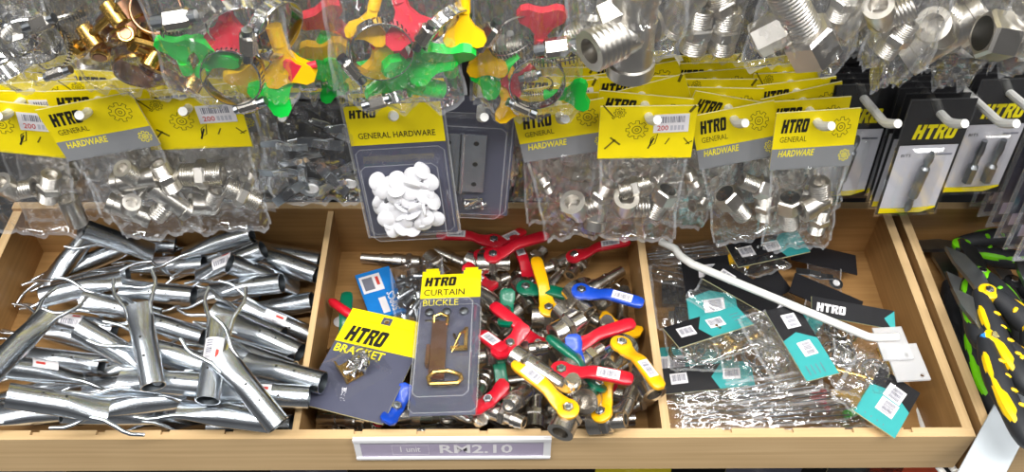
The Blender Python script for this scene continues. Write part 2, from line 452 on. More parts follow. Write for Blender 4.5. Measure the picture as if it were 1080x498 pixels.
def fit_tee(mt='satin', r=.0095):
    m = MB(); bored(m, [(-.022, r * 1.12), (-.016, r * 1.12), (-.0155, r), (.0155, r), (.016, r * 1.12), (.022, r * 1.12)], mt)
    X = R(90, 'Z'); bored(m, [(0, r)] + thread(.008, .024, r, 6), mt, X); m.lathe([(-.0105, r * .55), (-.0103, r * .9), (-.008, r * .95)], mt, X); return m
def fit_elbow(mt='satin', r=.009):
    m = MB(); bored(m, [(-.004, r * 1.05)] + thread(.006, .022, r, 6), mt); bored(m, [(-.004, r * 1.05), (.01, r * 1.05), (.0105, r * 1.2), (.02, r * 1.2)], mt, R(90, 'Z'))
    m.lathe([(-.0095, .002), (-.0085, r * .7), (-.004, r * 1.05)], mt, R(45, 'Z')); return m
def fit_socket(mt='satin', r=.0105):
    m = MB(); bored(m, [(-.017, r * .97), (-.016, r), (.016, r), (.017, r * .97)], mt, None, .78, 28); return m
def fit_longbolt(mt='satin', r=.0105):
    m = MB(); bored(m, thread(-.055, .0, r, 22), mt); m.hexa(0, .022, r * 1.55, mt); return m
def fit_bignut(mt='satin', r=.012):
    m = MB(); m.hexa(-.011, .011, r, mt); m.lathe([(.0112, r * .6), (.0113, r * .5)], 'ink'); return m
FIT = {k: f().mesh('fitting', .5) for k, f in dict(nipple=fit_nipple, bush=fit_bush, tee=fit_tee, elbow=fit_elbow, socket=fit_socket, longbolt=fit_longbolt, bignut=fit_bignut).items()}

# ------------------------------------------------------------------ bags
def bag_mesh(w, h, t, seed, matn='bag', rag=1.0, nx=26, ny=34, wr=1.0):
    """limp clear bag, two wrinkled sheets joined at the edges; top edge at y=0, hangs down to y=-h, belly along z"""
    rr = random.Random(seed); off = Vector((rr.uniform(0, 50), rr.uniform(0, 50), rr.uniform(0, 50)))
    m = MB(); vs = []
    def pt(i, j, sgn):
        u = -1 + 2 * i / nx; v = j / ny
        prof = max(0, 1 - abs(u) ** 2.4) ** .6 * (min(1, (v / .35)) ** .8) * (max(0, 1 - ((v - .2) / .8 if v > .2 else 0) ** 4)) ** .6
        q = Vector((u * w * 14, v * h * 14, 0)) + off
        n1 = noise.noise(q * 1.3); n2 = noise.noise(q * 3.1 + Vector((9, 2, sgn * 3)))
        rdg = 1 - abs(noise.noise(Vector((u * 5.5 + 2 * n1, v * 2.2, sgn * 4)) + off)) * 2
        rdg2 = 1 - abs(noise.noise(Vector((u * 9 - v * 6 + n1, v * 7 + u * 4, sgn * 7)) + off)) * 2
        z = sgn * t / 2 * prof * (1 + .35 * n1) + (wr * (.0030 * n2 + .0034 * max(0, rdg) ** 3 + .0030 * max(0, rdg2) ** 3 - .001) * sgn) * min(1, prof * 2.5) 
        edge = (noise.noise(Vector((v * 5, 0, u)) + off)) * .10 * rag
        x = u * w / 2 * (1 - .05 * math.sin(v * PI) + edge * v)
        yb = noise.noise(Vector((u * 2.6, 7.7, 0)) + off) * .10 * rag + noise.noise(Vector((u * 7, 3.3, 0)) + off) * .05 * rag - .04 * abs(u) ** 3 * rag
        y = -h * v * (1 + yb * v * v)
        z += (abs(u) ** 6) * noise.noise(Vector((v * 6, u * 3, 1)) + off) * .004
        return (x, y, z)
    for sgn in (1, -1):
        b = len(vs)
        vs += [pt(i, j, sgn) for j in range(ny + 1) for i in range(nx + 1)]
        fs = []
        for j in range(ny):
            for i in range(nx):
                a = b + j * (nx + 1) + i
                f = (a, a + nx + 1, a + nx + 2, a + 1)
                fs.append(f if sgn > 0 else tuple(reversed(f)))
        m.add(vs[b:], [tuple(k - b for k in f) for f in fs], matn, True)
    sw = .0022                                            # welded edges
    for i, dx in ((0, -1), (nx, 1)):
        e = [vs[j * (nx + 1) + i] for j in range(ny + 1)]
        m.add(e + [(p[0] + dx * sw, p[1], p[2]) for p in e], [(j, j + 1, ny + 2 + j, ny + 1 + j) for j in range(ny)], 'seam', True)
    e = [vs[ny * (nx + 1) + i] for i in range(nx + 1)]
    m.add(e + [(p[0], p[1] - sw * 1.6, p[2] + .001) for p in e], [(i, i + 1, nx + 2 + i, nx + 1 + i) for i in range(nx)], 'seam', True)
    return m

# ------------------------------------------------------------------ printed cards
HW, HY1, HY0 = .037, .0095, -.0395     # header card, hole at the origin
def header_front(seed=0):
    m = MB(); z = .00025
    m.card(-HW, HY0, HW, HY1, 'yellow', 'tag_side', .0014, (0, 0, .0028))
    m.rect(-HW, HY0, HW, HY0 + .0185, z, 'grey')
    m.logo(-HW + .006, -.0075, .023, .0115, z, 'ink')
    m.text('GENERAL', -HW + .006, -.0155, .024, .0048, z, 'ink_soft')
    m.text('HARDWARE', -HW + .006, -.0282, .032, .0058, z * 1.2, 'lettering_yellow', .018, .15)
    m.gear(HW - .015, -.005, .0085, .0006, z, 'ink_soft')
    m.gear(HW - .0075, HY0 + .010, .005, .0007, z * 1.2, 'lettering_yellow')
    return m
def header_back(seed=0, label=True):
    m = MB(); z = .00025; rr = random.Random(seed)
    m.card(-HW, HY0, HW, HY1, 'yellow', 'tag_side', .0014, (0, 0, .0028))
    m.gear(-.008, -.012, .0085, .0006, z, 'ink_soft'); m.gear(-.022, .004, .0045, .0005, z, 'ink_soft')
    m.line([(-.035, .011), (-.027, .001)], .0011, z, 'ink_soft'); m.line([(-.027, .001), (-.0255, -.0005), (-.0265, -.0015), (-.028, 0)], .0007, z, 'ink_soft')
    m.line([(-.032, -.030), (-.024, -.021)], .0014, z, 'ink_soft'); m.line([(-.028, -.019), (-.020, -.026)], .0016, z, 'ink_soft')
    m.line([(.002, -.030), (.006, -.020)], .0013, z, 'ink'); m.line([(.004, -.020), (.0085, -.016), (.007, -.025), (.003, -.028)], .0007, z, 'ink', True)
    m.line([(.015, -.026), (.018, -.020)], .001, z, 'ink_soft'); m.line([(.029, -.020), (.034, -.026)], .001, z, 'ink_soft'); m.line([(.031, -.026), (.036, -.023)], .001, z, 'ink_soft')
    m.line([(.031, .004), (.035, .010)], .0022, z, 'ink_soft')
    if label:
        X = T(.018, -.006, 0) @ R(2, 'Z')
        m.rect(-.0135, -.0085, .0135, .0085, z * 1.5, 'paper', X)
        m.barcode(-.010, .0005, .02, .006, z * 2, 'ink_grey', seed, X)
        m.text('200', -.0105, -.0065, .0085, .0048, z * 2, 'red_ink', .01, 0, X)
        for k in range(4): m.rect(-.0005 + k * .0028, -.0065, .0015 + k * .0028, -.002, z * 2, 'ink_soft2' if False else 'panel_white', X)
    return m
ME = dict(front=header_front().mesh('header_card'), back=header_back(3).mesh('header_card'), back2=header_back(5).mesh('header_card'), plain=header_back(4, False).mesh('header_card'))
BAGT = [bag_mesh(.066, .090, .016, 11 + k).mesh('bag', 3) for k in range(5)]
BAGQ = [bag_mesh(.060, .086, .006, 31 + k, nx=18, ny=22, wr=.5).mesh('bag', 3) for k in range(3)]

# ------------------------------------------------------------------ hooks
HD = D(17.0)
HB = Vector((0, math.cos(HD), -math.sin(HD)))
def hook_prong(px, py, label, y=.145, ylen=None, tipdir=(.003, -.010, .010)):
    t = PY(px, py, y); L = (YW - y - .0005) / HB.y
    m = MB(); td = Vector(tipdir)
    pts = [t + td, t + td * .45, t + Vector((0, .0005, .0008)), t + HB * .006, t + HB * (L * .5), t + HB * L]
    pts = [p - t for p in pts]
    m.tube(pts, [.0034, .0036, .0036, .0035, .0035, .0035], 'hook', 10)
    o = obj('peg_hook', m, None, T(t)); tag(o, label, 'hook', 'white peg hooks')
    return t
def hang_x(t, s, tilt, lean=6.0, yaw=0.0, drop=.0008):
    """matrix of a card hanging by its hole on a hook at distance s behind the tip"""
    p = t + HB * s - Vector((0, 0, drop))
    return T(p) @ R(yaw, 'Z') @ R(-tilt, 'Y') @ R(90 - lean, 'X')

ORD = ['', 'second', 'third', 'fourth', 'fifth', 'sixth', 'seventh', 'eighth', 'ninth', 'tenth']
def fittings_pack(X, label, head, bagme, fits, group, s=(1, 1)):
    Z = Matrix.Diagonal((s[0], s[1], 1, 1))
    t = thing('fittings_pack', label, 'hardware pack', X, group)
    obj('header_card', ME[head], t, Z)
    obj('bag', bagme, t, T(0, HY0 * s[1] + .003, -.0008) @ Matrix.Diagonal((s[0], 1, 1, 1)))
    for kind, x, y, rot, sc in fits:
        obj('fitting', FIT[kind], t, T(x * s[0], y * 1.06 - .006, -.0005) @ R(rot, 'Z') @ R(25, 'X') @ Sc(sc))
    return t
HY = (.150, .139, .148, .150, .139, .150, .139)
HS = ((1.06, 1), (1.06, 1), (1.09, .96), (.96, 1), (1.0, 1), (.86, 1.1), (.86, 1.12))
HOOKS = [
 # tip px, name of the hook in labels, front pack: tilt, head, bag variant, fittings (kind, x, y, rot, scale); queue
 ((4, 124), 'leftmost hook', -8, 'back', 0, [('nipple', .016, -.062, 75, .85), ('elbow', -.012, -.07, 20, .85), ('socket', .03, -.085, 100, .8)], [('back2', -4), ('front', 6), ('plain', -12), ('front', 8), ('front', 12)]),
 ((88, 123), 'hook second from the left', 13, 'front', 1, [('tee', .004, -.058, 0, .85), ('tee', -.016, -.085, -42, .82), ('tee', .020, -.082, 120, .82), ('nipple', .027, -.06, 90, .8)], [('front', 2), ('plain', 7), ('front', -5), ('front', 4), ('plain', 3)]),
 ((195, 119), 'hook third from the left', 3, 'back', 2, [('nipple', -.006, -.055, 0, 1.0), ('nipple', .019, -.076, -38, .9), ('elbow', -.008, -.086, 60, .85)], [('front', 3), ('plain', -2), ('front', 5), ('front', -3), ('plain', 2)]),
 ((591, 127), 'hook under the red-winged clamp pack', 12, 'front', 3, [('elbow', .0, -.088, 10, 1.0), ('nipple', .022, -.075, 60, .8), ('elbow', .016, -.09, 160, .85)], [('front', 4), ('back', 14), ('front', -3), ('plain', 5), ('front', 8)]),
 ((686, 128), 'hook third from the black bit cards', 1, 'back2', 4, [('elbow', -.012, -.08, 0, .95), ('bush', .018, -.074, 70, .85), ('nipple', -.004, -.06, 20, .75)], [('front', -3), ('plain', 20), ('front', -2), ('front', 14), ('front', 5), ('plain', 3)]),
 ((777, 131), 'hook second from the black bit cards', 15, 'front', 0, [('bush', -.010, -.076, 115, .95), ('bush', .014, -.062, -40, .8), ('nipple', .020, -.084, 85, .8)], [('front', -14), ('front', -4), ('plain', 4), ('front', 8), ('front', 0), ('plain', 2)]),
 ((866, 134), 'hook beside the black bit cards', 5, 'front', 2, [('bush', -.012, -.078, 95, .95), ('elbow', .016, -.070, 100, .95), ('nipple', .018, -.09, 85, .75)], [('front', 2), ('front', 16), ('front', 10), ('plain', 3), ('front', 7), ('front', 10)]),
]
for hi, (px, nm, tilt, head, bv, fits, queue) in enumerate(HOOKS):
    t = hook_prong(px[0], px[1], 'white peg hook, the ' + nm + ', carrying yellow-topped fittings packs', HY[hi])
    what = 'price-labelled plain yellow card' if head.startswith('back') else 'grey-banded yellow card'
    fittings_pack(hang_x(t, .010, tilt), 'front pack with %s on the %s' % (what, nm), head, BAGT[bv], fits, 'front packs with yellow headers', HS[hi])
    rr = random.Random(hi)
    for k, (hd, tl) in enumerate(queue):
        fittings_pack(hang_x(t, .013 + .019 * (k + 1), tl + rr.uniform(-2, 2), 6, rr.uniform(-4, 4)),
            '%s yellow-topped pack back on the %s' % (ORD[k + 1], nm), hd, BAGQ[(hi + k) % 3],
            [('nipple', rr.uniform(-.02, 0), -.072 + rr.uniform(-.01, .01), rr.uniform(0, 180), .55), ('elbow', rr.uniform(.008, .02), -.08 + rr.uniform(-.01, .01), rr.uniform(0, 180), .5)], 'queued packs with yellow headers', HS[hi])

# loose packs hanging between: grey clips bag, side fittings bag
t = hook_prong(298, 125, 'white peg hook holding the bag of grey spring clips')
pk = thing('clip_pack', 'clear bag of grey metal clips and discs left of the white cap pack', 'hardware pack', hang_x(t, .012, 2))
obj('bag', bag_mesh(.082, .098, .022, 77, 'bag'), pk, T(.016, .010, 0))
m = MB(); m.card(-.006, -.018, .053, .012, 'yellow', 'tag_side', .0014); m.rect(-.006, -.018, .053, -.012, .0002, 'grey'); m.text('10-25mm', .016, -.009, .022, .006, .0003, 'ink'); obj('header_card', m, pk, T(.002, .016, -.022))
rr = random.Random(5)
def clip_mesh(): 
    m = MB(); m.lathe([(-.0008, .0115), (.0008, .0115), (.0008, .0118)], 'steel', R(90, 'Y'), 24); m.lathe([(.0009, .006), (.0022, .0055)], 'white', R(-90, 'Y'), 16); return m
def strip_mesh():
    m = MB(); m.sweep([(-.018, 0, .004, .0006), (-.006, .002, .004, .0006), (.006, 0, .004, .0006), (.018, .003, .003, .0006)], 'steel'); m.box((-.006, -.003, .002), (.006, .003, .0035), 'chrome'); return m
cm, sm_ = clip_mesh().mesh('clip'), strip_mesh().mesh('clip')
for x, y in ((.008, -.072), (.040, -.068)): obj('clip', cm, pk, T(x, y, .002) @ R(12, 'X'))
for k in range(16): obj('clip', sm_, pk, T(rr.uniform(-.018, .048), rr.uniform(-.075, -.01), rr.uniform(-.006, .006)) @ R(rr.uniform(0, 180), 'Z') @ R(rr.uniform(-40, 40), 'X'))

# white cap blister packs
def cap_mesh():
    m = MB(); m.lathe([(-.0012, .0068), (-.0004, .0076), (.0006, .0074), (.0016, .0058), (.0021, .0030), (.0023, .0004)], 'caps', None, 22)
    m.lathe([(-.006, .0016), (-.0012, .0018)], 'caps', None, 8); return m
CAP = cap_mesh().mesh('cap')
def tray(m, x0, y0, x1, y1, d, matn, r=.004, flare=.004, rim=True):
    """clear moulded tray standing d in front of the card"""
    def ring(a, z):
        return [(x0 - a + r, y0 - a, z), (x1 + a - r, y0 - a, z), (x1 + a, y0 - a + r, z), (x1 + a, y1 + a - r, z), (x1 + a - r, y1 + a, z), (x0 - a + r, y1 + a, z), (x0 - a, y1 + a - r, z), (x0 - a, y0 - a + r, z)]
    rs = [ring(flare, .0004), ring(flare * .3, d * .35), ring(0, d * .85), ring(-.0012, d)]
    vs = sum(rs, []); fs = []
    for i in range(len(rs) - 1):
        for k in range(8): fs.append((i * 8 + k, i * 8 + (k + 1) % 8, i * 8 + 8 + (k + 1) % 8, i * 8 + 8 + k))
    fs.append(tuple(range((len(rs) - 1) * 8, len(rs) * 8)))
    m.add(vs, fs, matn, False)
    for (a, z) in ((-.0012, d + .0002), (flare, .0006)) if rim else ():
        m.line([(p[0], p[1]) for p in ring(a, 0)], .0009, z, 'seam', True)
def cap_pack(X, label, n, seed):
    pk = thing('cap_pack', label, 'hardware pack', X, 'white cap packs')
    m = MB(); m.card(-.037, -.118, .037, .010, 'navy', 'navy', .0008, (0, 0, .003)); m.rect(-.037, -.026, .037, .010, .0002, 'yellow')
    m.logo(-.034, -.001, .020, .0075, .0004, 'ink'); m.text('GENERAL HARDWARE', -.030, -.020, .060, .0055, .0004, 'ink', .004)
    obj('card', m, pk)
    m = MB(); m.card(-.0395, -.121, .0395, .0125, 'blister', 'seam', .0012, (0, 0, .0035), .006); m.line([(-.036, -.1205), (.036, -.1205), (.039, -.117), (.039, .009), (.036, .012), (-.036, .012), (-.039, .009), (-.039, -.117)], .001, .0002, 'seam', True); obj('clear_backing', m, pk, T(0, 0, -.0012))
    m = MB(); tray(m, -.031, -.112, .031, -.034, .016, 'blister'); obj('clear_tray', m, pk)
    rr = random.Random(seed)
    k = 0; pts = []
    while k < n:
        best = None
        for _ in range(12):
            x, y = rr.uniform(-.0225, .0225), -.105 + .050 * rr.random() ** 1.1
            if x > .0 and rr.random() < .3: y += .006
            d = min([(x - a) ** 2 + (y - b) ** 2 for a, b in pts[-26:]] or [1])
            if best is None or d > best[0]: best = (d, x, y)
        _, x, y = best; pts.append((x, y))
        zz = .0045 + .0075 * k / n
        tx = rr.choice((0, 0, 10, -20, 35, -40, 70, 85)); 
        obj('cap', CAP, pk, T(x, y, zz) @ R(rr.uniform(0, 360), 'Z') @ R(tx, 'X') @ R(-90, 'Y'))
        k += 1
    return pk
t = hook_prong(414, 124, 'white peg hook holding the white cap packs')
cap_pack(hang_x(t, .006, 4.5, 8), 'front clear pack of white round caps with yellow top reading general hardware', 46, 3)
cap_pack(hang_x(t, .030, 4.0, 8), 'second clear pack of white caps, hidden behind the front one', 14, 4)
cap_pack(hang_x(t, .054, 3.6, 8), 'third clear pack of white caps, farthest back of the three', 8, 5)

# hinge pack
t = hook_prong(507, 125, 'white peg hook holding the dark hinge pack')
pk = thing('hinge_pack', 'dark blister pack with a steel butt hinge right of the white caps', 'hardware pack', hang_x(t, .020, -4, 8) @ T(-.006, 0, 0))
m = MB(); m.card(-.034, -.105, .034, .010, 'navy', 'navy', .0008); obj('card', m, pk)
m = MB(); m.card(-.036, -.108, .036, .012, 'blister', 'blister', .0006, None, .006); tray(m, -.028, -.100, .028, -.008, .012, 'blister'); obj('clear_tray', m, pk, T(0, 0, .0005))
m = MB(); m.box((-.026, -.078, .003), (-.0085, -.022, .0045), 'zinc'); m.box((-.0055, -.078, .003), (.012, -.022, .0045), 'zinc')
m.tube([(-.007, -.079, .0045), (-.007, -.021, .0045)], .0022, 'zinc', 10)
for x in (-.018, .004):
    for y in (-.03, -.05, -.07): m.lathe([(.0046, .0022), (.0047, .0004)], 'ink', T(x, y, 0) @ R(-90, 'Y'), 10)
obj('hinge', m, pk)
m = MB()
for k in range(9): m.tube([(.004 + rr.uniform(-.008, .012), -.09 + rr.uniform(-.006, .006), .005), (.004 + rr.uniform(-.008, .012), -.09 + rr.uniform(-.006, .006), .007)], [.002, .0008], 'chrome', 6)
obj('screws', m, pk)
# bag of elbows hanging beside it
t2 = hook_prong(541, 118, 'white peg hook behind the bag of chrome elbows')
pk = thing('elbow_pack', 'clear bag with two chrome elbows between hinge pack and yellow header', 'hardware pack', hang_x(t2, .040, -16, 4))
obj('bag', bag_mesh(.052, .105, .02, 91), pk, T(0, .010, 0))
for kind, x, y, rot, s in (('elbow', -.010, -.062, 70, .9), ('nipple', .012, -.07, 110, .95), ('elbow', .010, -.084, 40, .85)): obj('fitting', FIT[kind], pk, T(x, y, 0) @ R(rot, 'Z') @ R(20, 'X') @ Sc(s))

# ------------------------------------------------------------------ black bit cards
def bit_shape(m, x, y, rot, s=1.0, kind=0):
    X = T(x, y, .0045) @ R(rot, 'Z') @ Sc(s)
    if kind == 0:
        m.lathe([(-.034, .0012), (-.030, .0032), (-.024, .0034), (-.022, .0026), (-.018, .0026), (-.016, .0042), (.016, .0042), (.018, .0026), (.022, .0026), (.024, .0034), (.030, .0032), (.034, .0012)], 'steel', X, 12)
    else:
        m.hexa(-.025, -.006, .0052, 'steel', X); m.lathe([(-.006, .005), (-.003, .0028), (.008, .0028), (.009, .0036), (.016, .0036), (.018, .003), (.025, .0026)], 'steel', X, 12)
def bit_card(kind):
    c = MB(); c.card(-.0255, -.105, .0255, .014, 'black_card', 'black_card', .0008, (0, 0, .003), .004)
    c.rect(-.0235, -.098, .0235, -.030, .0002, 'panel_white'); c.logo(-.016, -.024, .033, .0145, .0004, 'lettering_yellow')
    pts = [(-.0255 + .004, -.105), (.0235, -.105)]
    c.poly([(-.0235, -.1035), (.012, -.1035), (.0235, -.0985), (.0235, -.0965), (.0, -.0985), (-.0235, -.0975)], .0004, 'yellow')
    c.text('BITS', -.020, -.042, .008, .003, .0004, 'ink'); c.rect(.008, -.041, .021, -.039, .0004, 'ink_grey'); c.rect(-.0235, -.030, .0235, -.0292, .0004, 'ink')
    b = MB()
    if kind == 0: bit_shape(b, 0, -.066, 86, .95)
    else: bit_shape(b, -.008, -.066, 88, .9, 1); bit_shape(b, .008, -.066, 88, .9, 1)
    w = MB(); w.card(-.027, -.107, .027, .0155, 'blister', 'blister', .0004, (0, 0, .0035), .005)
    tray(w, -.013, -.096, .013, -.036, .009, 'blister', .003, .003, False)
    return c.mesh('card'), b.mesh('bit'), w.mesh('clear_tray')
BIT = [bit_card(0), bit_card(1)]
def bit_pack(X, label, kind, group):
    t = thing('bit_pack', label, 'driver bit pack', X, group)
    obj('card', BIT[kind][0], t); obj('bit', BIT[kind][1], t); obj('clear_tray', BIT[kind][2], t, T(0, 0, .0004)); return t
def hook_at_card(px_card, px_tip, label):
    """tip in the plane y=.14; returns the tip and how far back along the hook the card crosses it"""
    t = hook_prong(px_tip[0], px_tip[1], label, .14, None, (.002, -.013, .012))
    best = min((abs(proj(t + HB * (s * .001))[1] - px_card[1]), s * .001) for s in range(2, 150))
    return t, best[1]
BH = [((905, 104), (934, 131), 'white bent peg hook beside the yellow headers', 0, 'hook beside the yellow headers', 5, 0, 2),
      ((983, 120), (1003, 131), 'white bent peg hook through the front bit card', 0, 'hook with the front double-ended bit card', 9, 1, 2),
      ((1000, 94), (1056, 131), 'long white bent peg hook passing before the two-socket card', 0, 'long bent hook', 4, 0, 0),
      ((1062, 98), (1096, 124), 'white bent peg hook at the right edge holding two-socket cards', 1, 'right edge hook', 5, 1, 2)]
for (pc_, ptip, hl, kind, nm, n, yw, tl) in BH:
    t, s0 = hook_at_card(pc_, ptip, hl)
    k = 0
    while k < n and (s0 + k * .012) * HB.y < .168:
        bit_pack(hang_x(t, s0 + k * .012, tl + (-1) ** k * .7 * (k > 0), 4, yw), ('front card with %s on the %s' % (('a double-ended driver bit', 'two steel nut drivers')[kind], nm)) if k == 0 else '%s black card back on the %s' % (ORD[k], nm), kind, 'black driver bit cards')
        k += 1
# clear purple-backed packs at the right edge
def purple_pack(X, label):
    t = thing('clear_pack', label, 'hardware pack', X, 'clear packs at the right edge')
    obj('card', PUR[0], t); obj('clear_tray', PUR[1], t); return t
m = MB(); m.card(-.037, -.128, .037, .014, 'navy', 'navy', .0008, (0, 0, .003)); m.rect(-.034, -.027, .034, .011, .0002, 'yellow'); m.rect(-.034, -.118, .034, -.104, .0002, 'lilac')
w = MB(); w.card(-.041, -.134, .041, .017, 'blister', 'seam', .0012, (0, 0, .0035), .005); tray(w, -.034, -.128, .034, -.030, .011, 'blister')
PUR = (m.mesh('card'), w.mesh('clear_tray'))
t = hook_prong(1188, 146, 'white peg hook just past the right edge holding clear packs')
for k in range(6):
    purple_pack(hang_x(t, .004 + k * .020, 1 + k * .5, 5, 3), ('front clear purple-backed pack at the right edge, before the hanging row') if k == 0 else '%s clear purple-backed pack from the front at the right edge' % ORD[k])
# ------------------------------------------------------------------ the upper row: big clear bags
def extrude(m, pts, t, mt, X=None):
    n = len(pts)
    m.add([(p[0], p[1], -t / 2) for p in pts] + [(p[0], p[1], t / 2) for p in pts],
          [tuple(reversed(range(n))), tuple(range(n, 2 * n))] + [(k, (k + 1) % n, n + (k + 1) % n, n + k) for k in range(n)], mt, False, X)
def wing_mesh(c):
    m = MB()
    half = [(.0028, -.0135), (.0030, -.004), (.0062, .001), (.0112, .0045), (.0128, .0088), (.0108, .0124), (.0070, .0134), (.0030, .0118)]
    pts = half + [(0, .0112)] + [(-x, y) for x, y in reversed(half)]
    extrude(m, pts, .0046, c); m.lathe([(-.0165, .0036), (-.007, .0036)], c, R(90, 'Z'), 12)
    me = m.mesh('wing_handle'); return me
WING = {c: wing_mesh('wing_' + c) for c in ('green', 'red', 'amber')}
def clamp_mesh(mt='chrome', r=.019, w=.0085, slots=True):
    m = MB()
    m.lathe([(-w / 2, r), (-w / 2 + .0006, r + .0004), (w / 2 - .0006, r + .0004), (w / 2, r), (w / 2, r - .0007), (-w / 2, r - .0007), (-w / 2, r)], mt, R(90, 'Y'), 40, False, False)
    if slots:
        for k in range(26):
            a = 2 * PI * k / 40 + .6
            m.box((-.0004, r + .0002, -.0026), (.0004, r + .0006, .0026), 'ink', R(math.degrees(a), 'Z'))
    m.sweep([(-.0068, r + .0025, .0040, .0030), (-.0055, r + .0025, .0052, .0038), (.0055, r + .0025, .0052, .0038), (.0068, r + .0025, .0040, .0030)], 'nickel', R(90, 'X') @ T(0, 0, 0) if False else Matrix(((1, 0, 0, 0), (0, 0, 1, 0), (0, -1, 0, 0), (0, 0, 0, 1))), .6)
    m.lathe([(-.012, .0032), (.010, .0032)], 'steel', T(0, r + .003, 0), 10)
    return m.mesh('hose_clamp', .5)
def bolt_clamp_mesh():
    m = MB(); r, w = .0165, .014
    m.lathe([(-w / 2, r), (w / 2, r), (w / 2, r - .0009), (-w / 2, r - .0009), (-w / 2, r)], 'bronze', R(90, 'Y'), 36, False, False)
    m.lathe([(-w / 2 - .0005, r + .0002), (-w / 2 + .0012, r + .0009)], 'brass', R(90, 'Y'), 36, False, False)
    for s in (-1, 1):
        m.lathe([(-.008, .005), (-.0075, .0058), (.0075, .0058), (.008, .005)], 'brass', T(s * .014, r + .005, 0) @ R(90, 'Y'), 16)
        m.lathe([(.0081, .0042), (.0086, .0035)], 'bronze', T(s * .014, r + .005, 0) @ R(-90, 'Y'), 16)
    m.lathe([(-.026, .0028), (.020, .0028)], 'brass', T(0, r + .006, 0), 12)
    m.hexa(-.030, -.025, .0055, 'brass', T(0, r + .006, 0))
    return m.mesh('bolt_clamp', .5)
CLAMP = dict(silver=clamp_mesh(), small=clamp_mesh('nickel', .0155, 0), bolt=bolt_clamp_mesh())

ZT = .392
def upper_bag(px, name, label, x0, x1, bottom, yp, seed, items, tilt=0, thick=.026, cat='hardware pack', matn='bag_up', rag=1.0):
    xc = (x0 + x1) / 2
    b = PY(xc, bottom, yp)
    a = PY(x0, 45, yp); c = PY(x1, 45, yp)
    w = (c - a).x; h = ZT - b.z
    X = T(b.x, yp, ZT) @ R(-tilt, 'Y') @ R(90, 'X')
    t = thing(name, label, cat, X, 'clear bags in the upper row')
    obj('bag', bag_mesh(w, h, thick, seed, matn, rag, 34, 46, 1.25), t)
    m = MB(); m.card(-HW, -.004, HW, .042, 'yellow', 'tag_side', .0014, (0, .030, .003)); m.rect(-HW, -.004, HW, .012, .0002, 'grey'); obj('header_card', m, t)
    inv = X.inverted()
    for it in items:
        kind, px_, py_, rot = it[:4]; sc = it[4] if len(it) > 4 else 1; tl = it[5] if len(it) > 5 else 15; dz = it[6] if len(it) > 6 else 0
        p = PY(px_, py_, yp - dz)
        Xw = T(p) @ R(90, 'X') @ R(rot, 'Z') @ R(tl, 'X') @ Sc(sc)
        if kind in WING: o = obj('wing_handle', WING[kind], t, inv @ Xw); o['label'] = {'green': 'bright green', 'red': 'coral red', 'amber': 'amber yellow'}[kind] + ' wing handle'
        elif kind in CLAMP: obj('bolt_clamp' if kind == 'bolt' else 'hose_clamp', CLAMP[kind], t, inv @ Xw)
        else: obj('fitting', FIT[kind], t, inv @ Xw)
    # its hook, above the picture
    tp = Vector((b.x, yp + .0005, ZT + .030 + .0035))
    m = MB(); m.tube([(0, -.012, .010), (0, -.004, .003), (0, 0, 0), (0, YW - tp.y - .0005, -.02)], .0028, 'hook', 8)
    tag(obj('peg_hook', m, None, T(tp)), 'white peg hook carrying the ' + px, 'hook', 'white peg hooks')
    return t
upper_bag('bag of silver clamps at the left', 'clamp_pack', 'clear bag of plain silver clamps, at the far left of the upper row', -30, 84, 90, .105, 201,
    [('silver', 32, 40, 60, 1.0, 20, .008), ('silver', 8, 66, 40, 1.15, 60), ('small', 55, 52, 200, .9, 50), ('silver', -8, 30, 130, 1.1, 70), ('small', 62, 20, 20, 1, 60)], 0, .03)
upper_bag('bag of brassy bolt clamps', 'clamp_pack', 'milky bag of brass and bronze bolt clamps beside the silver clamp bag', 88, 190, 100, .142, 202,
    [('bolt', 150, 66, 12, 1.15, 18), ('bolt', 178, 74, -40, 1.1, 40), ('bolt', 130, 20, 40, 1, 60), ('bolt', 165, 12, 160, 1, 50)], 0, .034)
upper_bag('left bag of winged clamps', 'clamp_pack', 'clear bag with green, amber and one red winged hose clamps beside bronze clamps', 178, 322, 106, .104, 203,
    [('green', 190, 56, 0, 1.1, 10), ('green', 222, 62, -35, 1.35, 20), ('red', 240, 26, 180, 1.35, 15), ('amber', 267, 84, 25, 1.2, 15, -.001), ('amber', 300, 62, 190, 1.45, 10, -.003), ('green', 296, 92, 130, 1.35, 15, -.001), ('silver', 245, 80, 200, 1.05, 12, .010), ('silver', 250, 22, 40, 1.0, 30), ('small', 205, 30, 10, 1.3, 40), ('silver', 290, 30, 80, 1.1, 55), ('red', 316, 72, 100, .7, 10)], 0, .036)
upper_bag('narrow bag of winged clamps', 'clamp_pack', 'narrow clear bag with amber, green and red wing handles, second of the winged ones', 312, 376, 100, .142, 204,
    [('green', 332, 60, 150, 1.2, 10), ('amber', 346, 62, 10, 1.35, 10, -.001), ('green', 346, 88, 215, .95, 20, -.003), ('red', 347, 22, 30, 1.4, 25), ('small', 330, 85, 0, .9, 60), ('green', 364, 74, 90, 1.1, 20)], 0, .03)
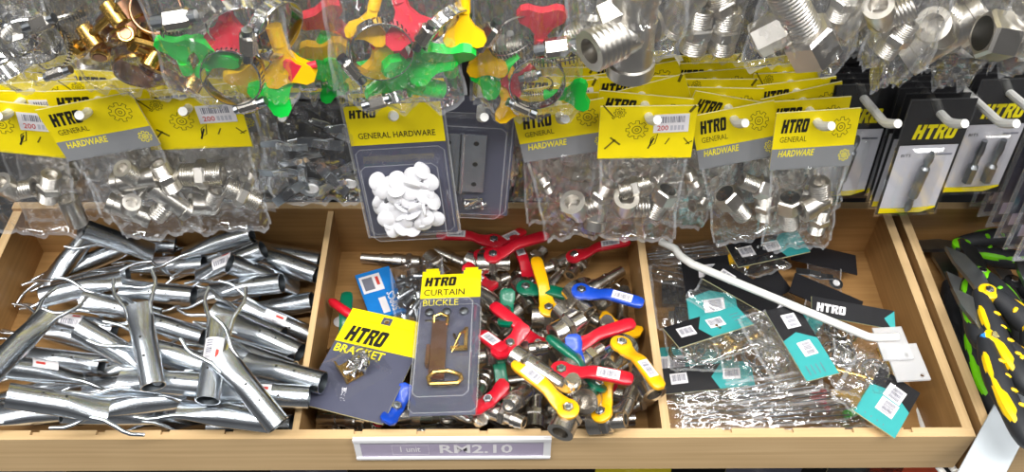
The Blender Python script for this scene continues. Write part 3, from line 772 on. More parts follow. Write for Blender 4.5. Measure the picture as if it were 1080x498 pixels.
upper_bag('bag with two big green wings', 'clamp_pack', 'clear bag of hose clamps with two large bright green wings above the white caps', 352, 494, 112, .104, 205,
    [('silver', 402, 52, 120, 1.08, 12, .010), ('silver', 408, 104, 20, .9, 55), ('amber', 390, 22, 160, 1.1, 20), ('amber', 412, 68, 60, 1.3, 20, -.004), ('red', 428, 18, 200, 1.4, 25), ('red', 418, 40, 140, 1.1, 25, -.006), ('green', 446, 54, 215, 1.5, 15, -.003), ('green', 428, 88, 60, 1.75, 20, -.003), ('green', 474, 62, 0, 1.4, 30), ('amber', 490, 26, 180, 1.1, 20), ('silver', 470, 30, 60, 1, 50)], 0, .036)
upper_bag('bag with the red wing on top', 'clamp_pack', 'clear bag of hose clamps with one upright red wing, right of the two green wings', 496, 614, 120, .138, 206,
    [('amber', 514, 60, 180, 1.15, 10, -.001), ('green', 523, 78, 120, 1.25, 15, -.003), ('red', 571, 28, 0, 1.35, 8, -.003), ('silver', 566, 86, 150, 1.05, 12, .010), ('small', 566, 90, 20, .75, 20), ('small', 542, 38, 60, 1.2, 30), ('amber', 536, 106, 205, 1.15, 15, -.001), ('green', 600, 100, 280, 1.1, 12, 0), ('red', 546, 84, 120, .9, 30, -.006), ('small', 590, 58, 10, 1.3, 40)], 0, .036)
upper_bag('crumpled bag of a wide chrome tee', 'fittings_bag', 'crumpled clear bag with a wide chrome tee, right of the winged clamps', 588, 718, 66, .100, 207,
    [('tee', 668, 32, 92, 1.5, 35), ('bignut', 652, 12, 30, 1.0, 10), ('bush', 632, 46, 80, .8, 20), ('socket', 668, 44, 84, 1.15, 20)], 0, .034, rag=1.7)
upper_bag('bag of ribbed chrome sockets', 'fittings_bag', 'clear bag with two upright chrome sockets and a nipple leaning on top', 694, 796, 58, .138, 208,
    [('nipple', 735, 30, 88, 1.05, 10), ('nipple', 764, 32, 92, 1.0, 10), ('nipple', 762, 4, 115, .95, 15), ('socket', 722, 8, 60, .9, 10)], 0, .03, rag=1.5)
upper_bag('bag of the long hex bolt', 'fittings_bag', 'clear bag with a long threaded hex fitting slanting down and a square nut', 782, 892, 70, .104, 209,
    [('longbolt', 848, 32, -56, 1.12, 30), ('bignut', 812, 36, 35, 1.0, 20)], 0, .03, rag=1.2)
upper_bag('bag with one small pipe end', 'fittings_bag', 'clear bag with one small open pipe end beside the long hex fitting', 868, 940, 48, .145, 210,
    [('socket', 902, 20, 55, .8, 30), ('nipple', 890, 2, 80, .8, 10)], 0, .026, rag=1.6)
upper_bag('crumpled bag of hidden fittings', 'fittings_bag', 'heavily crumpled clear bag hanging lowest, left of the big chrome tee bag', 898, 972, 84, .105, 211,
    [('elbow', 930, 20, 30, .9, 20), ('nipple', 945, 40, 70, .8, 30)], 0, .034, rag=2.2)
upper_bag('crumpled bag of the slanting tee', 'fittings_bag', 'crumpled clear bag with a slanting chrome tee above the black bit cards', 950, 1044, 80, .140, 212,
    [('tee', 996, 36, 45, 1.35, 30), ('bush', 1012, 24, -35, 1.0, 20)], 0, .036, rag=2.0)
upper_bag('bag of the threaded chrome end', 'fittings_bag', 'clear bag with a threaded chrome fitting at the right end of the upper row', 1030, 1120, 74, .104, 213,
    [('bush', 1066, 40, 170, 1.35, 20), ('nipple', 1088, 20, 60, 1, 20)], 0, .034, rag=1.4)
# more of the same packs queued behind, against the back panel
for k, (px, bot) in enumerate(((20, 70), (110, 84), (235, 80), (345, 88), (440, 84), (545, 80), (640, 52), (735, 46), (835, 50), (935, 55), (1010, 50), (1080, 55))):
    upper_bag('queued clear bag number %s' % ORD[min(9, k + 1)] if False else 'clear bag queued behind, %s from the left' % (ORD[k + 1] if 0 < k + 1 < 10 and k else ('first' if k == 0 else ('tenth', 'eleventh', 'twelfth')[k - 9])), 'queued_bag',
        'clear bag of fittings queued behind the front upper row, %s from the left' % (ORD[k + 1] if 0 < k < 9 else ('first' if k == 0 else ('tenth', 'eleventh', 'twelfth')[k - 9])),
        px - 44, px + 44, bot, .205 + .015 * (k % 2), 300 + k, [('nipple' if k % 2 else 'elbow', px - 15, bot - 28, 40 + 30 * k, 1, 20), ('small' if k < 6 else 'bush', px + 14, bot - 24, 20 * k, .9, 40)], 0, .024)
# packs on the shelf level below the bins, seen under the front panel
for k, (px, c, nm) in enumerate(((40, 'grey', 'grey'), (330, 'navy', 'dark grey'), (665, 'yellow', 'yellow'), (800, 'navy', 'slate'), (905, 'rubber', 'black'), (945, 'orange', 'orange'))):
    p = PZ(px, 500, -.13)
    m = MB(); m.card(-.035, -.12, .035, .02, c, 'tag_side', .0010, (0, 0, .003), .003); m.rect(-.028, -.09, .028, -.035, .0003, 'panel_white'); m.logo(-.02, -.026, .04, .014, .0003, 'ink' if c in ('yellow', 'orange', 'grey') else 'lettering_yellow')
    t = thing('card_pack', '%s card pack hanging below the front panel of the bin' % nm, 'hardware pack', T(p.x, .02, -.125) @ R(84, 'X'))
    obj('card', m, t)
    w = MB(); tray(w, -.026, -.088, .026, -.037, .010, 'blister'); obj('clear_tray', w, t)
    m = MB(); m.tube([(0, -.020, -.003), (0, -.014, 0), (0, 0, 0), (0, YW - .02 - .0005, -.02)], .0026, 'hook', 8)
    tag(obj('peg_hook', m, None, T(p.x, .02, -.1255)), 'white peg hook below the bin carrying the %s card pack' % nm, 'hook')
for k, px in enumerate((990, 1004)):
    p = PY(px, 493, -.005)
    m = MB(); m.tube([(.010, -.012, .014), (.006, -.009, -.003), (0, 0, 0), (0, YW + .005 - .0005, -.03)], .003, 'hook', 10)
    tag(obj('peg_hook', m, None, T(p)), ('left', 'right')[k] + ' one of two empty white hooks under the right front corner of the bin', 'hook')
# ------------------------------------------------------------------ piles: things are lowered one by one until they rest on those below
class Pile:
    def __init__(s, x0, x1):
        s.x0, s.x1 = x0, x1; s.P = np.zeros((0, 3)); s.Rr = np.zeros(0)
        for xw in (x0 - TW / 2, x1 + TW / 2):                 # wall tops
            ys = np.arange(0, YB, .006); s.put(np.stack([np.full_like(ys, xw), ys, np.full_like(ys, -TW / 2)], 1), np.full_like(ys, TW / 2))
        xs = np.arange(x0, x1, .006)
        s.put(np.stack([xs, np.full_like(xs, -TW / 2), np.full_like(xs, -TW / 2)], 1), np.full_like(xs, TW / 2))
    def put(s, p, r): s.P = np.vstack([s.P, p]); s.Rr = np.concatenate([s.Rr, r])
    def drop(s, loc, px, head, rolls=(0,), tilts=(0, -8, 8, -16, 16), ztop=.07, eps=.001, keep=True, flo=None, offs=((0, 0),), turns=(0,), faces=None):
        loc = np.array(loc, float); best = None; flo = ZF if flo is None else flo
        px0 = px
        for roll, ox, oy, tn in [(r_, o_[0], o_[1], t_) for r_ in rolls for o_ in offs for t_ in turns]:
            px = (px0[0] + ox, px0[1] + oy)
            for tilt in (faces or tilts):
                Rm = Matrix.Identity(3) if isinstance(head, Vector) else Matrix.Rotation(head + D(tn), 3, 'Z') @ Matrix.Rotation(D(tilt), 3, 'Y') @ Matrix.Rotation(D(roll), 3, 'X')
                if faces:                                  # mouth end turned towards the viewer by this many degrees
                    V = (CAM - PZ(px[0], px[1], 0)).normalized(); D0 = Vector((math.cos(head), math.sin(head), 0)) if not isinstance(head, Vector) else head
                    D0 = (D0 - V * D0.dot(V)).normalized()
                    xa = (D0 * math.cos(D(tilt)) - V * math.sin(D(tilt))).normalized()
                    za = (Vector((0, 0, 1)) - xa * xa.z).normalized(); ya = za.cross(xa)
                    Rm = Matrix((xa, ya, za)).transposed() @ Matrix.Rotation(D(roll), 3, 'X')
                Q = loc[:, :3] @ np.array(Rm).T; rr = loc[:, 3]
                def at(h):
                    c = np.array(PZ(px[0], px[1], h)); p = Q + c
                    low = p[:, 2] - rr < .001; rw = rr + .0016
                    if low.any():
                        dx = max(0, (s.x0 + rw[low] - p[low, 0]).max()) - max(0, (p[low, 0] + rw[low] - s.x1).max())
                        dy = max(0, (rw[low] - p[low, 1]).max()) - max(0, (p[low, 1] + rw[low] - YB).max())
                        p = p + np.array([dx, dy, 0]); c = c + np.array([dx, dy, 0])
                    return p, c
                def hits(p):
                    if (p[:, 2] - rr < flo + .0012).any(): return True
                    lo = (p - rr[:, None]).min(0) - .012; hi = (p + rr[:, None]).max(0) + .012
                    k = np.all((s.P > lo) & (s.P < hi), axis=1)
                    if not k.any(): return False
                    d = np.linalg.norm(p[:, None, :] - s.P[k][None], axis=2)
                    return bool((d < rr[:, None] + s.Rr[k][None] - eps).any())
                h = ztop; good = None
                while h > flo:
                    p, c = at(h)
                    if hits(p): break
                    good = (h, p, c); h -= .003
                if good is None: p, c = at(ztop); good = (ztop, p, c)
                for st in (.002, .001):
                    p, c = at(good[0] - st)
                    if not hits(p): good = (good[0] - st, p, c)
                cost = good[0] + (-tilt * .0004 if faces else abs(tilt) * .00025) + abs(roll) * .00005 + (abs(ox) + abs(oy)) * .0006 + abs(tn) * .0002
                if best is None or cost < best[0]: best = (cost, good, Rm)
        _, (h, p, c), Rm = best
        if keep: s.put(p, loc[:, 3])
        return T(Vector(c)) @ Rm.to_4x4(), h
def heading(a, b, z=-.03):
    p, q = PZ(a[0], a[1], z), PZ(b[0], b[1], z); return math.atan2(q.y - p.y, q.x - p.x)
def caps(*segs):
    out = []
    for (a, b, r, n) in segs:
        for k in range(n):
            t = k / max(1, n - 1); out.append(tuple(a[i] + (b[i] - a[i]) * t for i in range(3)) + (r,))
    return out

# ---- left bin: forked zinc tubes.  local x: open mouth at -L/2, flattened forked end at +L/2
TL, TR = .071, .0096
def tube_mesh():
    m = MB(); n = 28; N = 18
    def sec(t, rr):
        s = max(0, (t - .50) / .50); s = s * s * (3 - 2 * s)
        return rr * (1 + .10 * s), rr * (1 - .5 * s)
    def shell(ts, rr):
        vs = []
        for t in ts:
            a, b = sec(t, rr); x = -TL / 2 + TL * t
            vs += [(x, a * math.cos(2 * PI * k / n), b * math.sin(2 * PI * k / n)) for k in range(n)]
        return vs
    ts = [i / N for i in range(N + 1)]; vs = shell(ts, TR); fs = []
    for i in range(N):
        for k in range(n): fs.append((i * n + (k + 1) % n, i * n + k, (i + 1) * n + k, (i + 1) * n + (k + 1) % n))
    m.add(vs, fs, 'zinc', True)
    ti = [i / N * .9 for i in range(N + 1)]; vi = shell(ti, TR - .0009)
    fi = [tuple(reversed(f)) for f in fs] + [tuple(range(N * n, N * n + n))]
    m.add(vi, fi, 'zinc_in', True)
    ring = [vs[k] for k in range(n)] + [vi[k] for k in range(n)]
    m.add(ring, [(k, (k + 1) % n, n + (k + 1) % n, n + k) for k in range(n)], 'zinc')
    m.add([vs[N * n + k] for k in range(n)], [tuple(range(n))], 'zinc')
    for x in (-.012, .004): m.lathe([(-.0002, .0011), (.0004, .0006)], 'ink' , T(x, .0012, TR) @ R(-90, 'Y'), 8)
    return m.mesh('tube', .7)
def prong_mesh(s):
    m = MB()
    pts = [(TL / 2 - .012, s * .0085, .0012), (TL / 2 - .002, s * .0092, .0012), (TL / 2 + .006, s * .0125, .001), (TL / 2 + .013, s * .0155, .0), (TL / 2 + .019, s * .0165, -.001), (TL / 2 + .029, s * .0150, -.0015)]
    m.tube(pts, [.0019, .0019, .0018, .0017, .0016, .0015], 'zinc', 8); return m.mesh('prong', .8)
def sticker_mesh():
    m = MB(); n = 10; vs = []; w = .020; rr = TR + .00025
    for x in (-w / 2, w / 2):
        for k in range(n + 1):
            a = D(-48 + 96 * k / n); vs.append((x, rr * math.sin(a), rr * math.cos(a)))
    m.add(vs, [(k, k + 1, n + 2 + k, n + 1 + k) for k in range(n)], 'paper', True)
    r3 = random.Random(2)
    x = -w * .38
    while x < w * .38:
        b = r3.choice((.0005, .0008, .0012)); q = rr + .0002
        v = []
        for xx in (x, x + b):
            for k in range(4): a = D(2 + 30 * k / 3); v.append((xx, q * math.sin(a), q * math.cos(a)))
        m.add(v, [(k, k + 1, 5 + k, 4 + k) for k in range(3)], 'ink_grey', True); x += b + r3.choice((.0005, .0009))
    v = []
    for xx in (-w * .38, -w * .02):
        for k in range(3): a = D(-30 + 14 * k / 2); v.append((xx, (rr + .0002) * math.sin(a), (rr + .0002) * math.cos(a)))
    m.add(v, [(k, k + 1, 4 + k, 3 + k) for k in range(2)], 'red_ink', True)
    return m.mesh('price_sticker', 3)
TUBE, PRONG, STICK = tube_mesh(), (prong_mesh(1), prong_mesh(-1)), sticker_mesh()
TLOC = caps(((-TL / 2 + .006, 0, 0), (.006, 0, 0), TR, 8), ((.012, 0, 0), (.018, 0, 0), .0085, 2), ((.022, -.003, 0), (.034, -.004, 0), .0065, 3), ((.022, .003, 0), (.034, .004, 0), .0065, 3),
            ((.04, .0125, 0), (.064, .0155, 0), .0017, 7), ((.04, -.0125, 0), (.064, -.0155, 0), .0017, 7))
left = Pile(xLL, xL0)
# mouth px, fork px, sticker, where it lies
TUBES = [
 ((118, 268), (62, 290), 0, 'dark tube near the back left corner, mouth to the right'),
 ((88, 242), (60, 276), 0, 'tube standing slantwise under the bag at the back left, fork downwards'),
 ((178, 240), (125, 234), 0, 'shadowed tube by the back wall, under the bag third from the left'),
 ((252, 229), (196, 252), 0, 'tube below the bag corner at the back, dark mouth up to the right'),
 ((334, 243), (272, 235), 0, 'rearmost tube touching the middle divider, mouth to the right'),
 ((335, 262), (290, 254), 0, 'second tube from the back along the middle divider'),
 ((336, 280), (286, 262), 0, 'third tube from the back along the middle divider, sloping down right'),
 ((206, 274), (150, 276), 1, 'short-looking bright tube in the middle of the rear heap'),
 ((262, 250), (212, 264), 0, 'upper one of two parallel tubes slanting up right at the rear'),
 ((276, 258), (210, 285), 1, 'lower one of two parallel tubes slanting up right at the rear'),
 ((130, 289), (60, 304), 0, 'tube with black round mouth left of the heap centre at the rear'),
 ((92, 243), (157, 265), 0, 'long light-edged tube from under the bag, fork to the right'),
 ((307, 284), (345, 298), 0, 'tube with its mouth left, end hidden by the middle divider'),
 ((292, 293), (226, 301), 0, 'tube with round dark mouth toward the middle divider, behind the long bright tube'),
 ((205, 312), (140, 306), 0, 'bright tube in the heap centre, mouth to the right above bare wood'),
 ((60, 310), (112, 298), 0, 'light tube left of centre, under the fork of the big left tube'),
 ((113, 341), (50, 333), 1, 'tube with a white sticker, left of centre, mouth to the right'),
 ((154, 326), (100, 314), 0, 'tube with an oval black mouth just behind the tube pointing at the viewer'),
 ((330, 312), (256, 325), 0, 'long bright tube slanting up to the middle divider'),
 ((326, 343), (282, 325), 1, 'red-stickered tube touching the middle divider'),
 ((285, 350), (238, 330), 0, 'tube with grey round mouth, topmost of three beside the divider'),
 ((326, 366), (282, 346), 0, 'tube sloping down to the divider below the red-stickered one'),
 ((90, 362), (42, 347), 0, 'tube with big black mouth near the left wall, under the slanting tube'),
 ((288, 374), (240, 360), 0, 'tube with grey round mouth, middle one of three beside the divider'),
 ((322, 386), (278, 370), 0, 'tube wedged against the divider below the middle height of the bin'),
 ((284, 397), (236, 384), 0, 'tube with grey round mouth, lowest of three beside the divider'),
 ((318, 398), (280, 388), 0, 'short visible tube end against the divider, right of the lowest mouth'),
 ((203, 359), (150, 343), 0, 'tube sloping down right beneath the tube with the side fork'),
 ((98, 355), (150, 384), 0, 'tube running down right from the big black mouth'),
 ((212, 385), (156, 366), 0, 'tube with dark mouth left of the stickered upright tube'),
 ((94, 384), (34, 377), 0, 'grey tube near the left wall with dark mouth, above the stickered tube'),
 ((-22, 434), (36, 430), 0, 'tube entering from the left edge of the picture near the front'),
 ((68, 448), (2, 450), 0, 'tube at the front rail in the left corner, dark mouth right'),
 ((208, 406), (138, 400), 0, 'pale horizontal tube behind the wide front tube'),
 ((312, 418), (246, 414), 1, 'bright horizontal tube touching the divider near the front'),
 ((304, 449), (240, 447), 0, 'tube along the front rail beside the divider'),
 ((268, 436), (206, 428), 0, 'tube with dark mouth under the topmost slanting tube'),
 ((228, 447), (160, 450), 1, 'stickered tube along the front rail with mouth to the right'),
 ((73, 447), (150, 449), 1, 'stickered tube along the front rail with mouth to the left'),
 ((187, 420), (104, 428), 0, 'wide bright tube near the front, fork to the left'),
 ((26, 420), (98, 431), 0, 'big shiny tube near the front left, mouth to the left'),
 ((4, 392), (72, 402), 1, 'tube with reddish sticker near the left wall, mouth left'),
 ((-6, 390), (44, 339), 0, 'big tube slanting up right from the left wall, fork up'),
 ((158, 388), (149, 340), 0, 'tube pointing at the viewer with an open round mouth'),
 ((221, 411), (232, 345), 1, 'upright stickered tube right of the heap centre, fork away'),
 ((284, 437), (242, 386), 0, 'topmost slanting tube near the divider, mouth toward the front'),
]
for k in range(9):                                       # the layer underneath
    rr = random.Random(100 + k)
    pxx = (75 + 160 * (k % 2), 310) if k < 2 else (45 + 88 * (k % 3), 384 + 26 * ((k - 2) // 3) + rr.uniform(-5, 5)); a = rr.uniform(-.5, .5) + (PI if k % 2 else 0)
    X, h = left.drop(TLOC, pxx, a, (0,), (0,), ztop=.0)
    t = thing('forked_tube', 'zinc forked tube lying buried under the other forked tubes', 'forked tube', X, 'buried forked tubes')
    obj('tube', TUBE, t); obj('prong', PRONG[0], t); obj('prong', PRONG[1], t)
FRONT = [t_ for t_ in TUBES if 'front rail' in t_[3] or 'near the front left' in t_[3] or 'left edge of the picture' in t_[3] or 'wide bright' in t_[3]]
TUBES = FRONT + [t_ for t_ in TUBES if t_ not in FRONT]
HH = []
for a, b, st, where in TUBES:
    mid = ((a[0] + b[0]) / 2, (a[1] + b[1]) / 2)
    V_ = (CAM - PZ(mid[0], mid[1], 0)).normalized()
    X, h = left.drop(TLOC, mid, heading(a, b, -.02), (0, 25, -25), ztop=.085, eps=.003, faces=(-8, 0, 8, 16, 23), offs=((0, 0), (7, 0), (-7, 0), (0, 6), (0, -6))); HH.append(round(h * 1000))
    t = thing('forked_tube', 'zinc forked ' + where, 'forked tube', X, 'forked zinc tubes in the left bin')
    obj('tube', TUBE, t); obj('prong', PRONG[0], t); obj('prong', PRONG[1], t)
    if st: obj('price_sticker', STICK, t, T(.004 if st == 1 else 0, 0, 0) )
# ------------------------------------------------------------------ middle bin: ball valves with coloured levers
def valve_body(kind):
    m = MB(); mt = 'nickel'
    if kind == 0:
        bored(m, thread(-.031, -.021, .0062, 6), mt); m.hexa(-.021, -.013, .0092, mt); m.lathe([(-.013, .0070), (-.012, .0078), (-.004, .0082), (.004, .0082), (.010, .0074)], mt, None, 20, False, False)
        m.hexa(.010, .016, .0086, mt); bored(m, [(.016, .0058), (.021, .0058), (.0215, .0066), (.025, .0056), (.0255, .0066), (.029, .0056), (.032, .0052)], mt)
    elif kind == 1:      # stepped tail with a turned-up nozzle
        bored(m, [(-.028, .0088), (-.018, .0088), (-.0175, .0078), (-.006, .0078), (-.0055, .0070), (.006, .0070), (.0065, .0060), (.018, .0060)], mt)
        m.hexa(-.018, -.013, .0096, mt)
        m.tube([(.016, 0, 0), (.022, 0, .0005), (.0265, 0, .004), (.028, 0, .010), (.028, 0, .018)], [.0056, .0056, .0054, .0052, .0050], mt, 14)
        m.lathe([(0, .0066), (.004, .0066)], mt, T(.028, 0, .010) @ R(-90, 'Y'), 14)
    elif kind == 2:      # long nozzle with rings
        bored(m, [(-.030, .0052), (-.012, .0052), (-.0115, .0064), (-.009, .0064), (-.0085, .0056), (.002, .0062), (.003, .0076), (.012, .0076), (.013, .0068), (.030, .0068)], mt)
        m.hexa(.016, .022, .0088, mt)
    else:                # short wide union
        bored(m, [(-.015, .0105), (-.004, .0105), (-.0035, .0090), (.004, .0085), (.0045, .0070), (.016, .0070)], mt); m.hexa(-.004, .003, .0120, mt)
    return m.mesh('body', .5)
BODY = [valve_body(k) for k in range(4)]
def stem_mesh():
    m = MB(); m.lathe([(.006, .0055), (.0096, .0050)], 'nickel', R(-90, 'Y'), 14, False, True); m.hexa(.0134, .0160, .0044, 'chrome', R(-90, 'Y')); m.lathe([(.0160, .0022), (.0172, .0020)], 'steel', R(-90, 'Y'), 10); return m.mesh('stem_nut', .5)
STEM = stem_mesh()
def lever_mesh(c):
    m = MB(); st = [(.0040, .0118, .0074, .0014), (.010, .0120, .0066, .0016), (.015, .0135, .0056, .0018), (.021, .0172, .0052, .0020), (.026, .0184, .0055, .0024), (.050, .0184, .0058, .0024), (.0545, .0184, .0050, .0022), (.0565, .0184, .0030, .0016)]
    m.sweep(st, c); m.lathe([(.0098, .0078), (.0102, .0088), (.0128, .0088), (.0134, .0080)], c, R(-90, 'Y'), 26)
    return m.mesh('lever', .8)
def wingl_mesh(c):
    m = MB()
    for s in (0, 180): m.sweep([(.002, .0116, .0064, .0015), (.008, .0122, .0060, .0018), (.013, .0145, .0072, .0022), (.018, .0170, .0066, .0022), (.0205, .0175, .0040, .0018)], c, R(s, 'Z'))
    m.lathe([(.0098, .0066), (.0130, .0066)], c, R(-90, 'Y'), 20)
    return m.mesh('lever', .8)
LEVER = {c: lever_mesh(c) for c in ('red', 'amber', 'green', 'blue')}
WINGL = {c: wingl_mesh(c) for c in ('red', 'amber', 'green', 'blue')}
m = MB(); m.rect(.028, -.0042, .046, .0042, .02105, 'paper'); m.barcode(.030, -.0028, .014, .0052, .0213, 'ink_grey', 8)
LSTICK = m.mesh('lever_sticker')
def valve(X, label, body, color, ang, lever='long', sticker=True, group=None, stem=True):
    t = thing('ball_valve' if color else 'pipe_fitting', label, 'valve' if color else 'fitting', X, group)
    obj('body', BODY[body], t)
    if color:
        obj('stem_nut', STEM, t)
        l = obj('lever', (LEVER if lever == 'long' else WINGL)[color], t, R(ang, 'Z')); l['label'] = {'amber': 'orange-yellow'}.get(color, color) + ' painted lever'
        if sticker and lever == 'long': obj('lever_sticker', LSTICK, l)
    return t
BLOC = [caps(((-.026, 0, 0), (.027, 0, 0), .0084, 9)), caps(((-.022, 0, 0), (.020, 0, 0), .0088, 8), ((.027, 0, .004), (.028, 0, .017), .0048, 4)), caps(((-.026, 0, 0), (.026, 0, 0), .0074, 9)), caps(((-.010, 0, 0), (.011, 0, 0), .0108, 4))]
def vloc(body, color, ang, lever):
    L = list(BLOC[body])
    if color:
        c, s = math.cos(D(ang)), math.sin(D(ang))
        L += [(0, 0, .0120, .0066)]
        ends = ((c, s),) if lever == 'long' else ((c, s), (-c, -s))
        for cc, ss in ends: L += [(d * cc, d * ss, .0135 if d < .02 else .0182, .0034) for d in ((.009, .015, .021, .028, .035, .042, .049, .053) if lever == 'long' else (.009, .015, .019))]
    return L
mid_ = Pile(xL1, xC0)
for k in range(14):                         # buried layer
    rr = random.Random(400 + k)
    px_ = (450 + 58 * (k % 4) + rr.uniform(-12, 12), 315 + 38 * (k // 4) + rr.uniform(-10, 10)); b = k % 4
    X, h = mid_.drop(BLOC[b], px_, rr.uniform(0, 6.28), (0,), (0,), ztop=.0)
    valve(X, 'chrome fitting mostly buried under the coloured-lever valves in the middle bin', b, None, 0, group='buried fittings in the middle bin')
